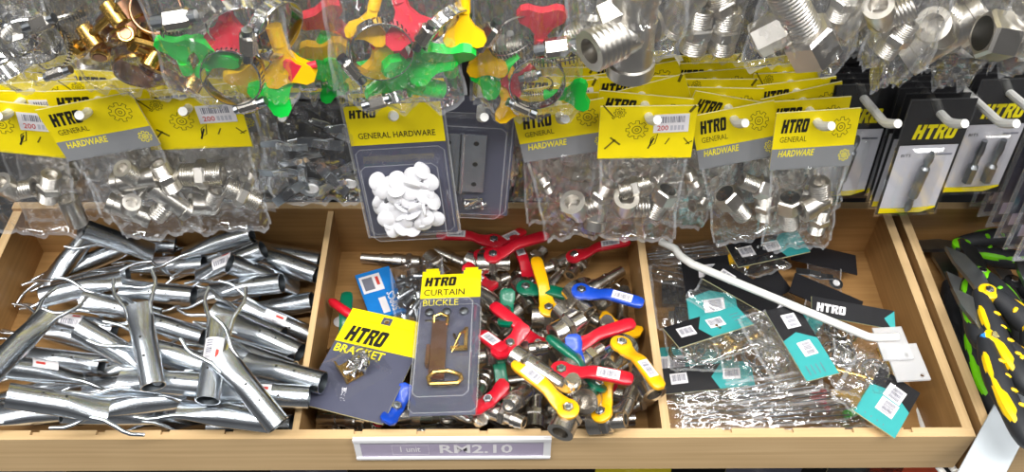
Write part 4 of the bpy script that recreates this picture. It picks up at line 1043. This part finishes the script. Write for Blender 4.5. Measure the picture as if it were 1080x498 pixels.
VALVES = [
 # pivot/one end px, tip/other end px, colour (None: bare fitting), body, body angle against lever, lever kind, sticker, label
 ((452, 272), (470, 290), None, 3, 0, '', 0, 'round union fitting at the back left of the heap, above the curtain buckle card'),
 ((392, 281), (432, 284), None, 2, 0, '', 0, 'slim chrome nozzle lying apart behind the blue packet'),
 ((468, 262), (504, 263), None, 2, 0, '', 0, 'slim chrome nozzle above the curtain buckle card, tip to the left'),
 ((508, 270), (534, 278), None, 3, 0, '', 0, 'short round union beneath the long red lever at the back'),
 ((521, 250), (488, 249), 'red', 3, 60, 'long', 1, 'red-lever valve at the back, lever pointing left along the back wall'),
 ((517, 248), (550, 226), 'red', 3, 70, 'long', 1, 'red-lever valve at the back with lever pointing up right'),
 ((556, 243), (534, 252), None, 0, 0, '', 0, 'chrome nut fitting right of the up-pointing red lever'),
 ((520, 270), (572, 255), 'red', 3, 20, 'long', 0, 'long plain red lever valve lying across the back of the heap'),
 ((600, 262), (574, 272), None, 0, 0, '', 0, 'shadowed chrome valve body below the clear bag tip at the back'),
 ((645, 292), (618, 308), None, 2, 0, '', 0, 'ringed chrome fitting under the bright red lever with white sticker'),
 ((652, 300), (640, 318), None, 2, 0, '', 0, 'dull chrome fitting leaning on the right divider near the back'),
 ((513, 290), (500, 302), 'red', 0, 110, 'wing', 0, 'red wing-lever valve just right of the yellow buckle card top'),
 ((500, 305), (530, 326), None, 0, 0, '', 0, 'chrome fitting running down right beside the buckle card, upper one'),
 ((522, 303), (553, 287), None, 2, 0, '', 0, 'chrome stem with pale rings leading up to the red grey-tipped lever'),
 ((560, 306), (547, 276), 'red', 3, 60, 'long', 1, 'red-lever valve in mid heap, lever pointing back with sticker'),
 ((500, 338), (536, 324), None, 2, 0, '', 0, 'chrome barrel sloping up right beside the buckle card'),
 ((545, 312), (580, 322), 'green', 3, 50, 'long', 0, 'green-lever valve behind the orange kinked lever'),
 ((560, 328), (576, 352), None, 0, 0, '', 0, 'dull thick chrome body in the heap centre below the orange disc'),
 ((582, 316), (624, 336), None, 2, 0, '', 0, 'long ringed chrome nozzle in front of the blue lever'),
 ((578, 326), (566, 284), 'amber', 3, 100, 'long', 0, 'orange-yellow lever valve in mid heap, kinked lever pointing back'),
 ((596, 332), (606, 342), None, 3, 0, '', 0, 'small chrome ring fitting facing up in the heap centre'),
 ((655, 352), (656, 330), None, 1, 0, '', 0, 'upright chrome fitting by the right divider'),
 ((612, 316), (676, 334), 'blue', 3, 40, 'long', 1, 'blue-lever valve with sticker pointing at the right divider'),
 ((608, 287), (668, 285), 'red', 3, 120, 'long', 1, 'bright red lever valve with white sticker, tip at the right divider'),
 ((588, 366), (634, 344), None, 1, 0, '', 0, 'chrome elbow with upright nozzle right of centre'),
 ((505, 342), (548, 370), None, 0, 0, '', 0, 'chrome fitting running down right beside the buckle card, lower one'),
 ((528, 342), (540, 332), 'green', 3, 40, 'wing', 0, 'dark green wing-lever valve left of the heap centre'),
 ((576, 372), (532, 338), 'red', 3, 50, 'long', 0, 'red lever valve slanting through the centre, lever to the back left'),
 ((440, 446), (476, 446), None, 2, 0, '', 0, 'slim chrome nozzle right along the front rail below the buckle card'),
 ((536, 446), (556, 428), None, 0, 0, '', 0, 'dull chrome fitting at the front rail left of the open ring'),
 ((612, 428), (640, 446), None, 0, 0, '', 0, 'chrome fitting at the front rail left of the yellow lever pointing back'),
 ((664, 444), (690, 432), None, 2, 0, '', 0, 'chrome nozzle in the right front corner of the middle bin'),
 ((480, 446), (510, 446), None, 0, 0, '', 0, 'chrome fitting lying in front of the elbow at the front rail'),
 ((575, 446), (600, 440), None, 3, 0, '', 0, 'short union right of the open ring at the front rail'),
 ((604, 374), (666, 354), 'red', 3, 70, 'long', 0, 'red lever valve with plain lever rising to the right divider'),
 ((592, 358), (606, 350), None, 3, 0, '', 0, 'large round chrome union in the middle of the heap'),
 ((616, 382), (598, 394), 'blue', 0, 60, 'wing', 0, 'blue wing-lever valve right of centre'),
 ((612, 402), (644, 386), None, 0, 0, '', 0, 'chrome socket fitting in front of the blue wing lever'),
 ((600, 400), (662, 412), 'red', 3, 110, 'long', 1, 'red lever valve with sticker lying flat at the right front'),
 ((671, 336), (672, 372), 'amber', 3, 90, 'wing', 0, 'yellow wing-lever valve standing on edge against the right divider'),
 ((655, 424), (640, 420), 'red', 0, 80, 'wing', 0, 'red wing-lever valve under the yellow forked lever at the right front'),
 ((672, 442), (667, 400), None, 2, 0, '', 0, 'upright shiny chrome fitting at the right front beside the yellow lever tip'),
 ((606, 444), (660, 442), None, 2, 0, '', 0, 'long chrome fitting along the front rail at the right'),
 ((685, 406), (680, 396), None, 3, 0, '', 0, 'pale round fitting end against the right divider'),
 ((524, 374), (552, 370), 'red', 0, 40, 'wing', 0, 'red round-lever valve between the two red long levers'),
 ((548, 378), (596, 408), None, 1, 180, '', 0, 'big chrome barrel fitting in the front centre, slanting down right'),
 ((530, 436), (550, 398), None, 0, 0, '', 0, 'big dull chrome barrel standing at the front centre'),
 ((532, 428), (526, 396), 'green', 3, 30, 'long', 0, 'green-lever valve at the front, lever pointing back under the red tip'),
 ((516, 412), (505, 400), 'amber', 3, 60, 'wing', 0, 'small yellow wing-lever valve beside the buckle card foot'),
 ((500, 406), (518, 386), None, 2, 0, '', 0, 'chrome fitting leaning up by the lower edge of the buckle card'),
 ((512, 424), (524, 440), 'red', 0, 70, 'wing', 0, 'red wing-lever valve at the front rail below the buckle card'),
 ((524, 430), (486, 444), None, 1, 180, '', 0, 'chrome elbow along the front rail below the buckle card'),
 ((563, 442), (563, 434), None, 3, 0, '', 0, 'open chrome ring facing up at the front rail'),
 ((590, 424), (616, 442), 'blue', 3, 80, 'long', 0, 'blue-lever valve at the front rail under the yellow disc'),
 ((622, 418), (598, 404), 'green', 3, 80, 'long', 0, 'green-lever valve in front right of centre, broad green disc'),
 ((504, 358), (546, 406), 'red', 3, 60, 'long', 1, 'red lever valve beside the buckle card, sticker near its tip'),
 ((598, 432), (548, 393), 'amber', 3, 70, 'long', 1, 'yellow lever valve at the front centre, lever to the back left'),
 ((640, 436), (655, 392), 'amber', 3, 80, 'long', 1, 'yellow lever valve at the right front, lever pointing back'),
 ((652, 382), (690, 440), 'amber', 3, 60, 'long', 1, 'yellow lever valve at the right front, lever reaching down to the front corner'),
 ((344, 372), (346, 350), 'green', 3, 60, 'long', 0, 'green-lever valve at the left divider beside the bracket card'),
 ((338, 438), (344, 420), 'green', 0, 80, 'wing', 0, 'green wing-lever valve in the left front corner under the bracket card'),
 ((366, 442), (384, 432), 'amber', 0, 60, 'wing', 0, 'orange-yellow wing-lever valve at the front rail under the bracket card'),
 ((388, 446), (402, 434), 'red', 3, 60, 'wing', 0, 'red wing-lever valve at the front rail under the bracket card corner'),
 ((356, 440), (376, 446), None, 2, 0, '', 0, 'chrome nozzle under the lower edge of the bracket card'),
 ((396, 426), (410, 416), None, 3, 0, '', 0, 'chrome plug with a pale round end between bracket card and buckle card'),
 ((410, 402), (420, 380), None, 0, 0, '', 0, 'chrome fitting in the gap between bracket card and buckle card'),
 ((432, 438), (400, 442), 'blue', 0, 60, 'wing', 0, 'bright blue wing-lever valve at the front rail beside the bracket card'),
 ((440, 436), (500, 434), None, 1, 180, '', 0, 'chrome elbow lying right at the foot of the buckle card'),
]
FRONT = [v for v in VALVES if not v[2] and 'front rail' in v[-1]]
FRONT += [v for v in VALVES if v not in FRONT and ' under the' in v[-1]]
VALVES = FRONT + [v for v in VALVES if v not in FRONT]
VH = []
for a, b, c, body, ang, lk, stk, where in VALVES:
    if c and lk == 'long':
        hd = heading(a, b) - D(-ang if False else ang); lang = ang
        ppx = (a[0], a[1])
    else:
        hd = heading(a, b); lang = ang; ppx = ((a[0] + b[0]) / 2, (a[1] + b[1]) / 2)
    X, h = mid_.drop(vloc(body, c, lang, lk), ppx, hd, (0, 20, -20) if not c else (0, 14, -14), (0, -12, 12, -25, 25, 38), ztop=.08, eps=.004, offs=((0, 0), (9, 0), (-9, 0), (0, 8), (0, -8)), turns=(0,) if (c and lk == 'long') else (0, 25, -25))
    VH.append(round(h * 1000))
    valve(X, where, body, c, lang, lk, stk, 'chrome fittings in the middle bin' if not c else 'lever valves in the middle bin')

# cards in the middle bin
def grid(x0, x1, y0, y1, z, r, nx, ny):
    return [(x0 + (x1 - x0) * i / (nx - 1), y0 + (y1 - y0) * j / (ny - 1), z, r) for i in range(nx) for j in range(ny)]
def card_head(px_c, px_r):           # heading so that local +x points from the centre towards px_r
    return heading(px_c, px_r)
# blue packet
bw, bh = .0175, .030
X, h = mid_.drop(grid(-bw, bw, -bh, bh, .004, .004, 6, 8), (402, 314), heading((380, 318), (404, 311)), (0, 10, -10), (0, 10, -10), ztop=.04)
t = thing('blue_packet', 'bright blue packet with a white barcode label behind the bracket card', 'hardware pack', X)
m = MB(); m.card(-bw, -bh, bw, bh, 'sky_blue', 'sky_blue', .004); 
X2 = T(-.005, .014, 0) @ R(0, 'Z'); m.rect(-.0105, -.011, .0105, .011, .0003, 'paper', X2); m.rect(-.008, -.008, .002, .008, .0005, 'ink_grey', X2); m.rect(.005, -.004, .008, .007, .0005, 'red_ink', X2)
m.text('50PCS', 0, 0, .024, .008, .0003, 'paper', .02, 0, T(.013, -.026, 0) @ R(90, 'Z')); m.rect(-.004, -.026, .003, -.006, .0003, 'paper'); m.bend(lambda v: v + Vector((0, 0, .008)))
obj('packet', m, t)
# bag of grey plugs
X, h = mid_.drop(grid(-.020, .020, -.036, .036, .008, .007, 5, 7), (444, 318), heading((430, 318), (452, 316)), (0, 10, -10), (0, 10, -10), ztop=.04)
t = thing('plug_bag', 'small clear bag of grey anchors between blue packet and buckle card', 'hardware pack', X)
obj('bag', bag_mesh(.05, .085, .018, 501, 'bag'), t, T(0, .042, .009))
pm = MB(); pm.lathe([(-.009, .0028), (.004, .0034), (.007, .005), (.009, .005)], 'steel', None, 10); pm = pm.mesh('plug')
rr = random.Random(3)
for k in range(26): obj('plug', pm, t, T(rr.uniform(-.016, .016), rr.uniform(-.034, .026), rr.uniform(.006, .012)) @ R(rr.uniform(0, 360), 'Z') @ R(rr.uniform(-40, 40), 'Y'))
# red screw-tipped piece and pale cap at the back left
X, h = mid_.drop(caps(((-.020, 0, 0), (.018, 0, 0), .004, 7)), (364, 329), heading((352, 320), (378, 338)), (0,), (0,), ztop=.0)
t = thing('red_nozzle', 'small red nozzle with silver tip on the bare bin floor by the left divider', 'nozzle', X)
m = MB(); m.lathe([(-.022, .002), (-.018, .0042), (.002, .0046), (.010, .003)], 'red', None, 12); obj('body', m, t); m = MB(); m.lathe([(.010, .0026), (.018, .002), (.022, .0006)], 'chrome', None, 10); obj('tip', m, t)
X, h = mid_.drop([(0, 0, .0015, .0015)], (359, 340), 0, (0,), (0,), ztop=.0)
m = MB(); m.lathe([(0, .006), (.0012, .0066), (.002, .005)], 'caps', R(-90, 'Y'), 18); tag(obj('loose_cap', m, None, X), 'loose white round cap on the bin floor by the left divider', 'cap')

# bracket card
cw, ch = .037, .052
hd = heading((350, 376), (420, 396))
X, h = mid_.drop(grid(-cw, cw, -ch, ch, .001, .0015, 12, 14), (387, 383), hd, (0, 5, 10), (0, 5, -5), ztop=.05)
t = thing('bracket_card', 'dark grey card with yellow top reading HTRO bracket and clear bump of screws', 'hardware pack', X)
m = MB(); m.card(-cw, -ch, cw, ch, 'navy', 'tag_side', .0012, (-.001, ch - .007, .0024)); z = .0002
m.rect(-cw, ch - .037, cw, ch - .0105, z, 'yellow')
m.rect(-cw, ch - .011, -.0055, ch, z, 'yellow'); m.rect(.0035, ch - .011, cw, ch, z, 'yellow'); m.rect(-.0056, ch - .0028, .0036, ch, z, 'yellow')
m.logo(-cw + .007, ch - .0345, .035, .0165, z * 2, 'ink'); m.text('BRACKET', -cw + .003, ch - .0475, .046, .0085, z * 2, 'lettering_yellow', .02)
obj('card', m, t)
w = MB(); tray(w, -.013, -.026, .013, .004, .013, 'blister', .003, .010, False); obj('clear_tray', w, t, R(-38, 'Z'))
m = MB(); X2 = R(-38, 'Z')
m.box((-.010, -.024, .0010), (.010, -.0225, .011), 'brass', X2); m.box((-.010, -.024, .0010), (.010, -.008, .0025), 'brass', X2)
obj('bracket', m, t)
sm2 = MB(); sm2.lathe([(-.007, .0004), (-.004, .0014), (.004, .0014), (.0045, .0030), (.006, .0028)], 'chrome', None, 10); sm2 = sm2.mesh('screw')
for k in range(16): obj('screw', sm2, t, X2 @ T(rr.uniform(-.009, .009), rr.uniform(-.017, .001), rr.uniform(.005, .010)) @ R(rr.uniform(0, 360), 'Z') @ R(rr.uniform(-30, 30), 'Y'))

# curtain buckle blister
cw, ch = .0265, .0760
hd = heading((450, 400), (500, 403))
X, h = mid_.drop(grid(-cw, cw, -ch, ch, .001, .002, 10, 18), (472, 356), hd + D(3), (0, 5, 10), (0, 5, -5), ztop=.05)
t = thing('curtain_buckle_pack', 'clear pack on dark card with brass curtain buckles, yellow notched top', 'hardware pack', X)
m = MB(); z = .0003
pts = [(-cw, -ch), (cw, -ch), (cw, ch - .004), (cw - .003, ch), (cw * .45, ch), (cw * .32, ch - .007), (-cw * .32, ch - .007), (-cw * .45, ch), (-cw + .003, ch), (-cw, ch - .004)]
extrude(m, pts, .001, 'navy'); z = .0007
m.rect(-cw, ch - .034, cw, ch - .007, z, 'yellow'); m.rect(-cw, ch - .0071, -cw * .4, ch - .003, z, 'yellow'); m.rect(cw * .4, ch - .0071, cw, ch - .003, z, 'yellow'); m.rect(-cw + .003, ch - .0031, -cw * .45, ch, z, 'yellow'); m.rect(cw * .45, ch - .0031, cw - .003, ch, z, 'yellow')
m.logo(-cw + .003, ch - .0205, .027, .010, z * 1.5, 'ink'); m.text('CURTAIN', -cw + .003, ch - .031, .036, .0068, z * 1.5, 'ink'); m.text('BUCKLE', -cw + .003, ch - .0425, .031, .0068, z * 1.5, 'lettering_yellow')
obj('card', m, t)
w = MB(); tray(w, -cw + .003, -ch + .006, cw - .003, ch - .046, .016, 'blister', .004, .004); w.card(-cw - .002, -ch - .004, cw + .002, ch - .012, 'blister', 'blister', .0005, None, .006); obj('clear_tray', w, t, T(0, 0, .0008))
m = MB(); m.tube([(-.012, .012, .004), (-.012, .018, .006), (-.006, .021, .006), (0, .018, .006), (0, .010, .005)], .0016, 'brass', 8); m.box((-.013, -.044, .002), (.0, .014, .005), 'bronze'); m.box((-.016, -.032, .002), (-.013, -.012, .008), 'bronze')
obj('clasp', m, t)
m = MB(); m.tube([(.006, .0, .004), (.010, -.012, .008), (.006, -.018, .006), (.012, -.004, .010), (.016, .004, .006)], .0013, 'brass', 8); m.box((.004, -.016, .003), (.018, -.013, .006), 'brass'); m.box((.015, -.016, .003), (.018, .006, .006), 'brass'); obj('clasp', m, t)
m = MB()
loop = [(-.010, -.052), (.012, -.052), (.015, -.048), (.014, -.044), (.004, -.040), (-.008, -.041), (-.012, -.046), (-.010, -.052)]
m.tube([(p[0], p[1], .009) for p in loop], .0021, 'brass', 8, False); obj('ring', m, t)
m = MB()
for x in (-.017, -.002, .013): m.lathe([(0, .0042), (.002, .0036), (.003, .001)], 'steel', T(x, .026, .001) @ R(-90, 'Y'), 14)
m.box((-.020, .016, .001), (-.008, .018, .002), 'chrome'); obj('studs', m, t)
# ------------------------------------------------------------------ right bin: teal packs, brass tees, clear sleeves
rt = Pile(xC1, xR0)
def teal_mesh(w, h, split, flip=False, logo=False):
    m = MB(); m.card(-w, -h, w, h, 'teal', 'tag_side', .0012); z = .0002
    k = (split) * w
    m.poly([(-w, -h), (k, -h), (k - .006, 0), (k + .004, h), (-w, h)], z, 'black_card')
    for x0 in () if logo else (-w + .010, k + .006 - (.0 if k < .3 * w else .020)):
        s = h * .42; X = T(x0 + .006, h * .1, 0) @ R(random.uniform(-5, 5), 'Z')
        m.rect(-.0075, -s, .0075, s, z * 2, 'paper', X); m.barcode(-.006, -s * .5, .012, s * 1.2, z * 3, 'ink_grey', int(w * 1e4) + int(x0 * 1e4), X)
    if logo: m.logo(-w + .004, -h * .5, .026, h * .9, z * 3, 'paper')
    for j in () if logo else range(4): m.rect(k + .028, -h * .6 + j * h * .3, min(w - .004, k + .052), -h * .6 + j * h * .3 + .0006, z * 2, 'ink_grey')
    return m.mesh('header_card')
def sleeve_mesh(w, h, seed):
    m = bag_mesh(2 * w, h, .007, seed, 'bag', .5, 22, 22, .5)
    return m.mesh('sleeve', 3)
def teal_pack(px, to, w, h, split, label, sleeve=.05, rolls=(0, 8, -8, 16, -16), tilts=(0, 8, -8, 16, -16), ztop=.03, logo=False, items=(), fixed=None):
    loc = grid(-w, w, -h, h, .0005, .0015, 12, 7)
    if sleeve: loc += grid(-w * .9, w * .9, -h - sleeve * .9, -h, .0005, .002, 8, 5)
    w, h = w * 1.12, h * 1.12
    loc = [(a * 1.12, b * 1.12, c, d) for a, b, c, d in loc]
    X, hh = rt.drop(loc, px, heading(px, to), rolls, tilts, ztop)
    t = thing('teal_pack', label, 'hardware pack', X, 'teal and black packs in the right bin')
    obj('header_card', teal_mesh(w, h, split, False, logo), t)
    if sleeve:
        obj('sleeve', sleeve_mesh(w, sleeve, int(px[0])), t, T(0, -h + .001, 0))
        for (nm, me, x, y, r_) in items: obj(nm, me, t, T(x, y, .002) @ R(r_, 'Z'))
    return t
bk = MB(); bk.card(-.034, -.0, .034, .026, 'black_card', 'black_card', .0012); bk = bk.mesh('header_card')
for k in range(7):                                       # buried layer
    rr = random.Random(800 + k)
    X, hh = rt.drop(grid(-.034, .034, -.030, .026, .005, .0055, 7, 6), (742 + 62 * (k % 3) + rr.uniform(-8, 8), 285 + 38 * (k // 3) + rr.uniform(-6, 6)), rr.uniform(-.5, .5), (0, 8, -8), (0, 8, -8), ztop=.0)
    t = thing('buried_pack', 'dark clear-bagged pack mostly buried under the teal packs in the right bin', 'hardware pack', X, 'buried packs in the right bin')
    obj('header_card', bk, t, T(0, 0, .006)); obj('bag', BAGQ[k % 3], t, T(0, .002, .005) @ Sc(.55))
    obj('clip', sm_, t, T(-.01, -.012, .004)); obj('clip', cm, t, T(.012, -.016, .004) @ Sc(.6))
# long clear sleeves of thin rods, stacked along the front and the back
rod = MB(); rod.lathe([(-.055, .0009), (.055, .0009)], 'steel', None, 6); rod.lathe([(-.01, .002), (.0, .002)], 'chrome', None, 8); rod = rod.mesh('rod')
def rod_sleeve(px, to, L, Wd, label, seed, tilts=(0, 6, -6)):
    X, hh = rt.drop(grid(-L, L, -Wd, Wd, .002, .0022, 14, 5), px, heading(px, to), (0, 8, -8, 16, -16), tilts, ztop=.02)
    t = thing('rod_sleeve', label, 'hardware pack', X, 'clear sleeves in the right bin')
    obj('sleeve', bag_mesh(2 * Wd, 2 * L, .005, seed, 'bag', .4, 14, 30, .5), t, T(-L, 0, .002) @ R(90, 'Z'))
    for k in range(3): obj('rod', rod, t, T(0, (k - 1) * Wd * .5, .002) @ R((k - 1) * 2, 'Z') @ Sc(L / .06))
    return t
SL = [((755, 428), (790, 428), .038, .012, 'clear sleeve of thin rods flat along the front rail, lowest one'), ((750, 414), (790, 414), .036, .012, 'clear sleeve of thin rods second from the front rail'),
      ((766, 440), (800, 438), .042, .010, 'clear sleeve of thin rods touching the front rail at the left'), ((860, 440), (900, 438), .040, .010, 'clear sleeve of thin rods touching the front rail in the middle'),
      ((728, 256), (760, 256), .040, .012, 'clear sleeve with a thin rod along the back wall'), ((722, 268), (760, 266), .040, .012, 'clear sleeve just in front of the rearmost rod sleeve'),
      ((712, 290), (750, 300), .030, .014, 'clear sleeve in the back left corner below the white rod end')]
for k, a in enumerate(SL): rod_sleeve(a[0], a[1], a[2], a[3], a[4], 600 + k)
# hard to tell apart: coloured wings in their bags
def wing_bag(px, rot, w, h, label, parts, seed, ztop=.02):
    X, hh = rt.drop(grid(-w, w, -h, h, .005, .0045, 7, 7), px, rot, (0, 8, -8), (0, 8, -8), ztop)
    t = thing('clamp_bag', label, 'hardware pack', X)
    obj('bag', bag_mesh(2 * w, 2 * h, .013, seed, 'bag', 1.2, 20, 24, 1), t, T(0, h, .006))
    for nm, me, x, y, r_, s_ in parts: obj(nm, me, t, T(x, y, .006) @ R(r_, 'Z') @ R(12, 'X') @ Sc(s_))
    return t
BR_T = MB(); bored(BR_T, [(-.019, .0030), (-.016, .0034), (-.004, .0032), (-.003, .0042), (.003, .0042), (.004, .0032), (.016, .0034), (.019, .0030)], 'brass'); bored(BR_T, [(.002, .0036), (.006, .0032), (.014, .0034), (.017, .0030)], 'brass', R(90, 'Z')); BR_T = BR_T.mesh('tee', .5)
BR_P = MB(); bored(BR_P, [(-.022, .0032), (.022, .0032)], 'brass'); 
for x in (-.015, -.009, .009, .015): BR_P.lathe([(x - .002, .0034), (x, .0042), (x + .001, .0034)], 'brass', None, 14)
BR_P = BR_P.mesh('hose_tail', .5)
SPR = MB(); SPR.tube([(.011 * math.cos(a * .5), .011 * math.sin(a * .5), a * .0003) for a in range(26)], .0009, 'chrome', 6); SPR.box((.006, -.004, 0), (.014, .004, .005), 'chrome'); SPR = SPR.mesh('hose_clamp', .6)
wing_bag((790, 276), .3, .028, .026, 'clear bag with red and yellow wings at the back, behind the black teal strip card', [('wing_handle', WING['amber'], -.014, 0, 40, .8), ('wing_handle', WING['red'], .010, .004, -60, .9), ('hose_clamp', CLAMP['small'], 0, 0, 30, .8)], 701)
wing_bag((890, 430), .1, .030, .022, 'clear bag with green and yellow wings at the front rail', [('wing_handle', WING['green'], .014, -.006, -80, 1.1), ('wing_handle', WING['amber'], .006, .008, -120, .9), ('wing_handle', WING['red'], -.020, .006, 20, .7)], 702)
wing_bag((832, 352), -.2, .026, .022, 'clear bag with yellow wing and small chrome clamps under the teal card', [('wing_handle', WING['amber'], 0, .006, 60, .9), ('hose_clamp', SPR, .012, -.008, 0, 1), ('hose_clamp', SPR, -.010, -.008, 70, 1)], 703)
teal_pack((722, 384), (760, 384), .030, .017, -1.3, 'teal card lying flat at the left divider under the other cards', .0)
teal_pack((738, 398), (790, 397), .036, .011, .25, 'narrow teal and black card in front of the brass tees', .040)
teal_pack((810, 262), (838, 256), .034, .013, .35, 'teal and black pack at the back wall under the hanging bags', .0, (30, 20, 0), (0, 8, -8))
teal_pack((748, 305), (752, 330), .034, .020, .2, 'black card with a teal stripe standing left of the white rod', .030)
teal_pack((805, 315), (850, 340), .050, .013, .55, 'long black card with teal stripe under the white rod', .030)
wing_bag((738, 372), .0, .030, .020, 'clear bag of chrome clamps beside the brass tee at the left', [('hose_clamp', SPR, -.008, 0, 20, 1), ('hose_clamp', SPR, -.020, -.006, 80, .9), ('hose_clamp', SPR, .004, -.008, 200, .9), ('fitting', BR_T, .022, .004, 180, 1)], 704)
wing_bag((795, 378), .1, .032, .024, 'clear bag with chrome spring clamps and brass hose tails', [('hose_clamp', SPR, 0, -.002, 10, 1.2), ('hose_clamp', SPR, .014, -.010, 120, 1.1), ('hose_clamp', SPR, .004, -.014, 50, 1), ('hose_tail', BR_P, -.008, .012, 25, 1), ('hose_tail', BR_P, -.018, .018, -60, .8)], 705)
for k, (a, b) in enumerate((((770, 425), (880, 405)), ((780, 436), (890, 416)), ((800, 444), (905, 428)), ((760, 418), (870, 400)))):
    rod_sleeve(((a[0] + b[0]) / 2, (a[1] + b[1]) / 2), b, .040, .008, ('first', 'second', 'third', 'fourth')[k] + ' of four clear rod sleeves fanning up right from the front rail', 620 + k, (0, 6, -6, 12, -12))
wing_bag((885, 372), -.4, .034, .030, 'bluish crumpled clear bag of small chrome clamps before the white plate', [('hose_clamp', SPR, rr.uniform(-.022, .022), rr.uniform(-.02, .02), rr.uniform(0, 360), .9) for k in range(9)], 706)
wing_bag((912, 398), -.3, .030, .024, 'crumpled clear bag with a brown pipe end next to the white plate', [('hose_tail', BR_P, -.012, -.006, 5, 1), ('hose_tail', BR_P, .020, .012, -60, 1), ('hose_clamp', SPR, .004, .002, 40, 1)], 707)
teal_pack((747, 344), (782, 333), .033, .0135, -.10, 'teal and black card with two white labels left of the white rod', .028)
teal_pack((845, 360), (862, 388), .034, .0135, -.1, 'teal and black card with two labels slanting down right of centre', .026)
teal_pack((900, 330), (935, 334), .034, .0085, .9, 'black card with white HTRO lettering at the back right by the wall', .0, (20, 30, 10), (0, 6, -6), .03, True)
teal_pack((936, 424), (922, 448), .024, .0165, -.25, 'teal and black card with two labels at the front right corner', .020)

# white rod with a hooked end and a plate
A_, B_ = (702, 264), (912, 362)
hd = heading(A_, B_); Lr = (PZ(*B_, 0.0) - PZ(*A_, 0.0)).length / 2
X, h = rt.drop(caps(((-Lr, 0, .003), (Lr, 0, .003), .0035, 30)) + grid(Lr, Lr + .026, -.014, .016, .003, .003, 4, 4), ((A_[0] + B_[0]) / 2, (A_[1] + B_[1]) / 2), hd, (0,), (0, 4, -4, 8, -8), ztop=.03)
t = thing('white_bracket', 'long white rod bracket with translucent square plate lying across the right bin', 'shelf bracket', X)
m = MB(); bx = D(28)
m.tube([(-Lr - .012, .011, .003), (-Lr + .004, .010, .003), (-Lr + .012, .004, .003), (-Lr + .026, 0, .003), (Lr - .006, 0, .003), (Lr, .002, .003), (Lr + .016, .012, .004)], [.0036, .0036, .0038, .0038, .0036, .0036, .0034], 'hook', 12)
obj('rod', m, t)
for k, (dx, dy, zz, s_) in enumerate(((.014, .006, .001, 1.0), (.030, -.004, -.003, 1.1))):
    m = MB(); w_, h_ = .0125 * s_, .017 * s_
    m.card(-w_, -h_, w_, h_, 'milky', 'milky', .002, (w_ * .6, -h_ * .75, .0018), .004)
    obj('plate', soft(obj('plate', m), .0004).data if False else m, t, T(Lr + dx, dy, zz) @ R(35, 'Z'))

# ------------------------------------------------------------------ garden cutters in the neighbouring bin
tb = Pile(x2 + TW, x2 + .31)
def cutter(px, to, grip, label, spread=14, group=None, ztop=.03):
    loc = caps(((-.095, .020, .010), (.0, .005, .010), .0122, 10), ((-.095, -.020, .010), (.0, -.005, .010), .0122, 10), ((.0, 0, .009), (.05, .004, .009), .006, 6))
    X, h = tb.drop(loc, px, heading(px, to), (0, 8, -8), (0, 6, -6, 12, -12), ztop, offs=((0, 0), (8, 0), (16, 0), (26, 0)))
    t = thing('garden_cutter', label, 'cutters', X, group)
    for s in (1, -1):
        m = MB(); pts = []
        for i in range(13):
            u = i / 12; pts.append((-.100 + .105 * u, s * (.019 - .014 * u + .006 * math.sin(u * PI)), .009))
        m.tube(pts, [.006, .0098, .0105, .0100, .0092, .0092, .0098, .0102, .0100, .0092, .0085, .0075, .005], 'rubber', 12)
        hnd = obj('handle', m, t)
        m = MB(); q = []
        for i in range(9):
            u = .12 + .75 * i / 8; q.append((-.100 + .105 * u, s * (.019 - .014 * u + .006 * math.sin(u * PI) + .0042), .0125))
        m.tube(q, [.002, .0048, .0060, .0058, .0050, .0048, .0052, .0046, .002], grip, 10); obj('grip_inlay', m, hnd)
        m = MB()
        for i in range(5):
            u = .2 + .13 * i; c = Vector((-.100 + .105 * u, s * (.019 - .014 * u + .006 * math.sin(u * PI) - .004), .0165))
            m.lathe([(-.0042, .0004), (-.002, .0019), (.001, .0022), (.0036, .0004)], grip, T(c) @ R(60 * s, 'Z'), 8)
        obj('grip_studs', m, hnd)
    m = MB(); extrude(m, [(0, -.006), (.020, -.010), (.045, -.006), (.058, .006), (.040, .008), (.018, .006), (0, .006)], .004, 'steel', T(0, 0, .009)); obj('blade', m, t)
    m = MB(); m.lathe([(.004, .0085), (.0145, .0085), (.0155, .007)], grip, R(-90, 'Y'), 20); m.hexa(.0155, .018, .004, 'chrome', R(-90, 'Y')); obj('pivot', m, t)
    return t
for k, (px, to) in enumerate((((1000, 300), (975, 250)), ((1060, 300), (1020, 250)), ((1050, 400), (1010, 330)), ((1090, 330), (1060, 260)))):
    cutter(px, to, 'rubber', 'black-handled cutters buried under the coloured ones in the right bin', group='buried cutters', ztop=-.02)
cutter((1050, 430), (1020, 370), 'lime', 'black cutters with lime green grip studs at the front of the right bin')
cutter((1012, 268), (975, 262), 'lime', 'lime green gripped cutters at the back of the right bin, beside the bin wall')
cutter((1030, 300), (1022, 262), 'lime', 'lime green gripped cutters with a yellow-ringed neighbour, under the clear packs')
cutter((1036, 318), (1000, 268), 'grip_yellow', 'yellow and black cutters in the middle of the right bin, pivot toward the back')
cutter((1042, 366), (1000, 300), 'grip_yellow', 'yellow and black cutters lying foremost in the right bin, along its left wall')
cutter((1092, 330), (1070, 270), 'grip_yellow', 'yellow cutters at the right edge of the picture')
X, h = tb.drop(caps(((-.016, 0, .003), (.016, 0, .003), .003, 6)), (1052, 372), heading((1040, 362), (1064, 386)), (0,), (0, 8, -8), .04)
m = MB(); m.sweep([(-.018, .003, .003, .002), (.018, .003, .003, .002)], 'sky_blue'); tag(obj('blue_strap', m, None, X), 'short bright blue strap lying on the yellow and black cutters', 'strap')
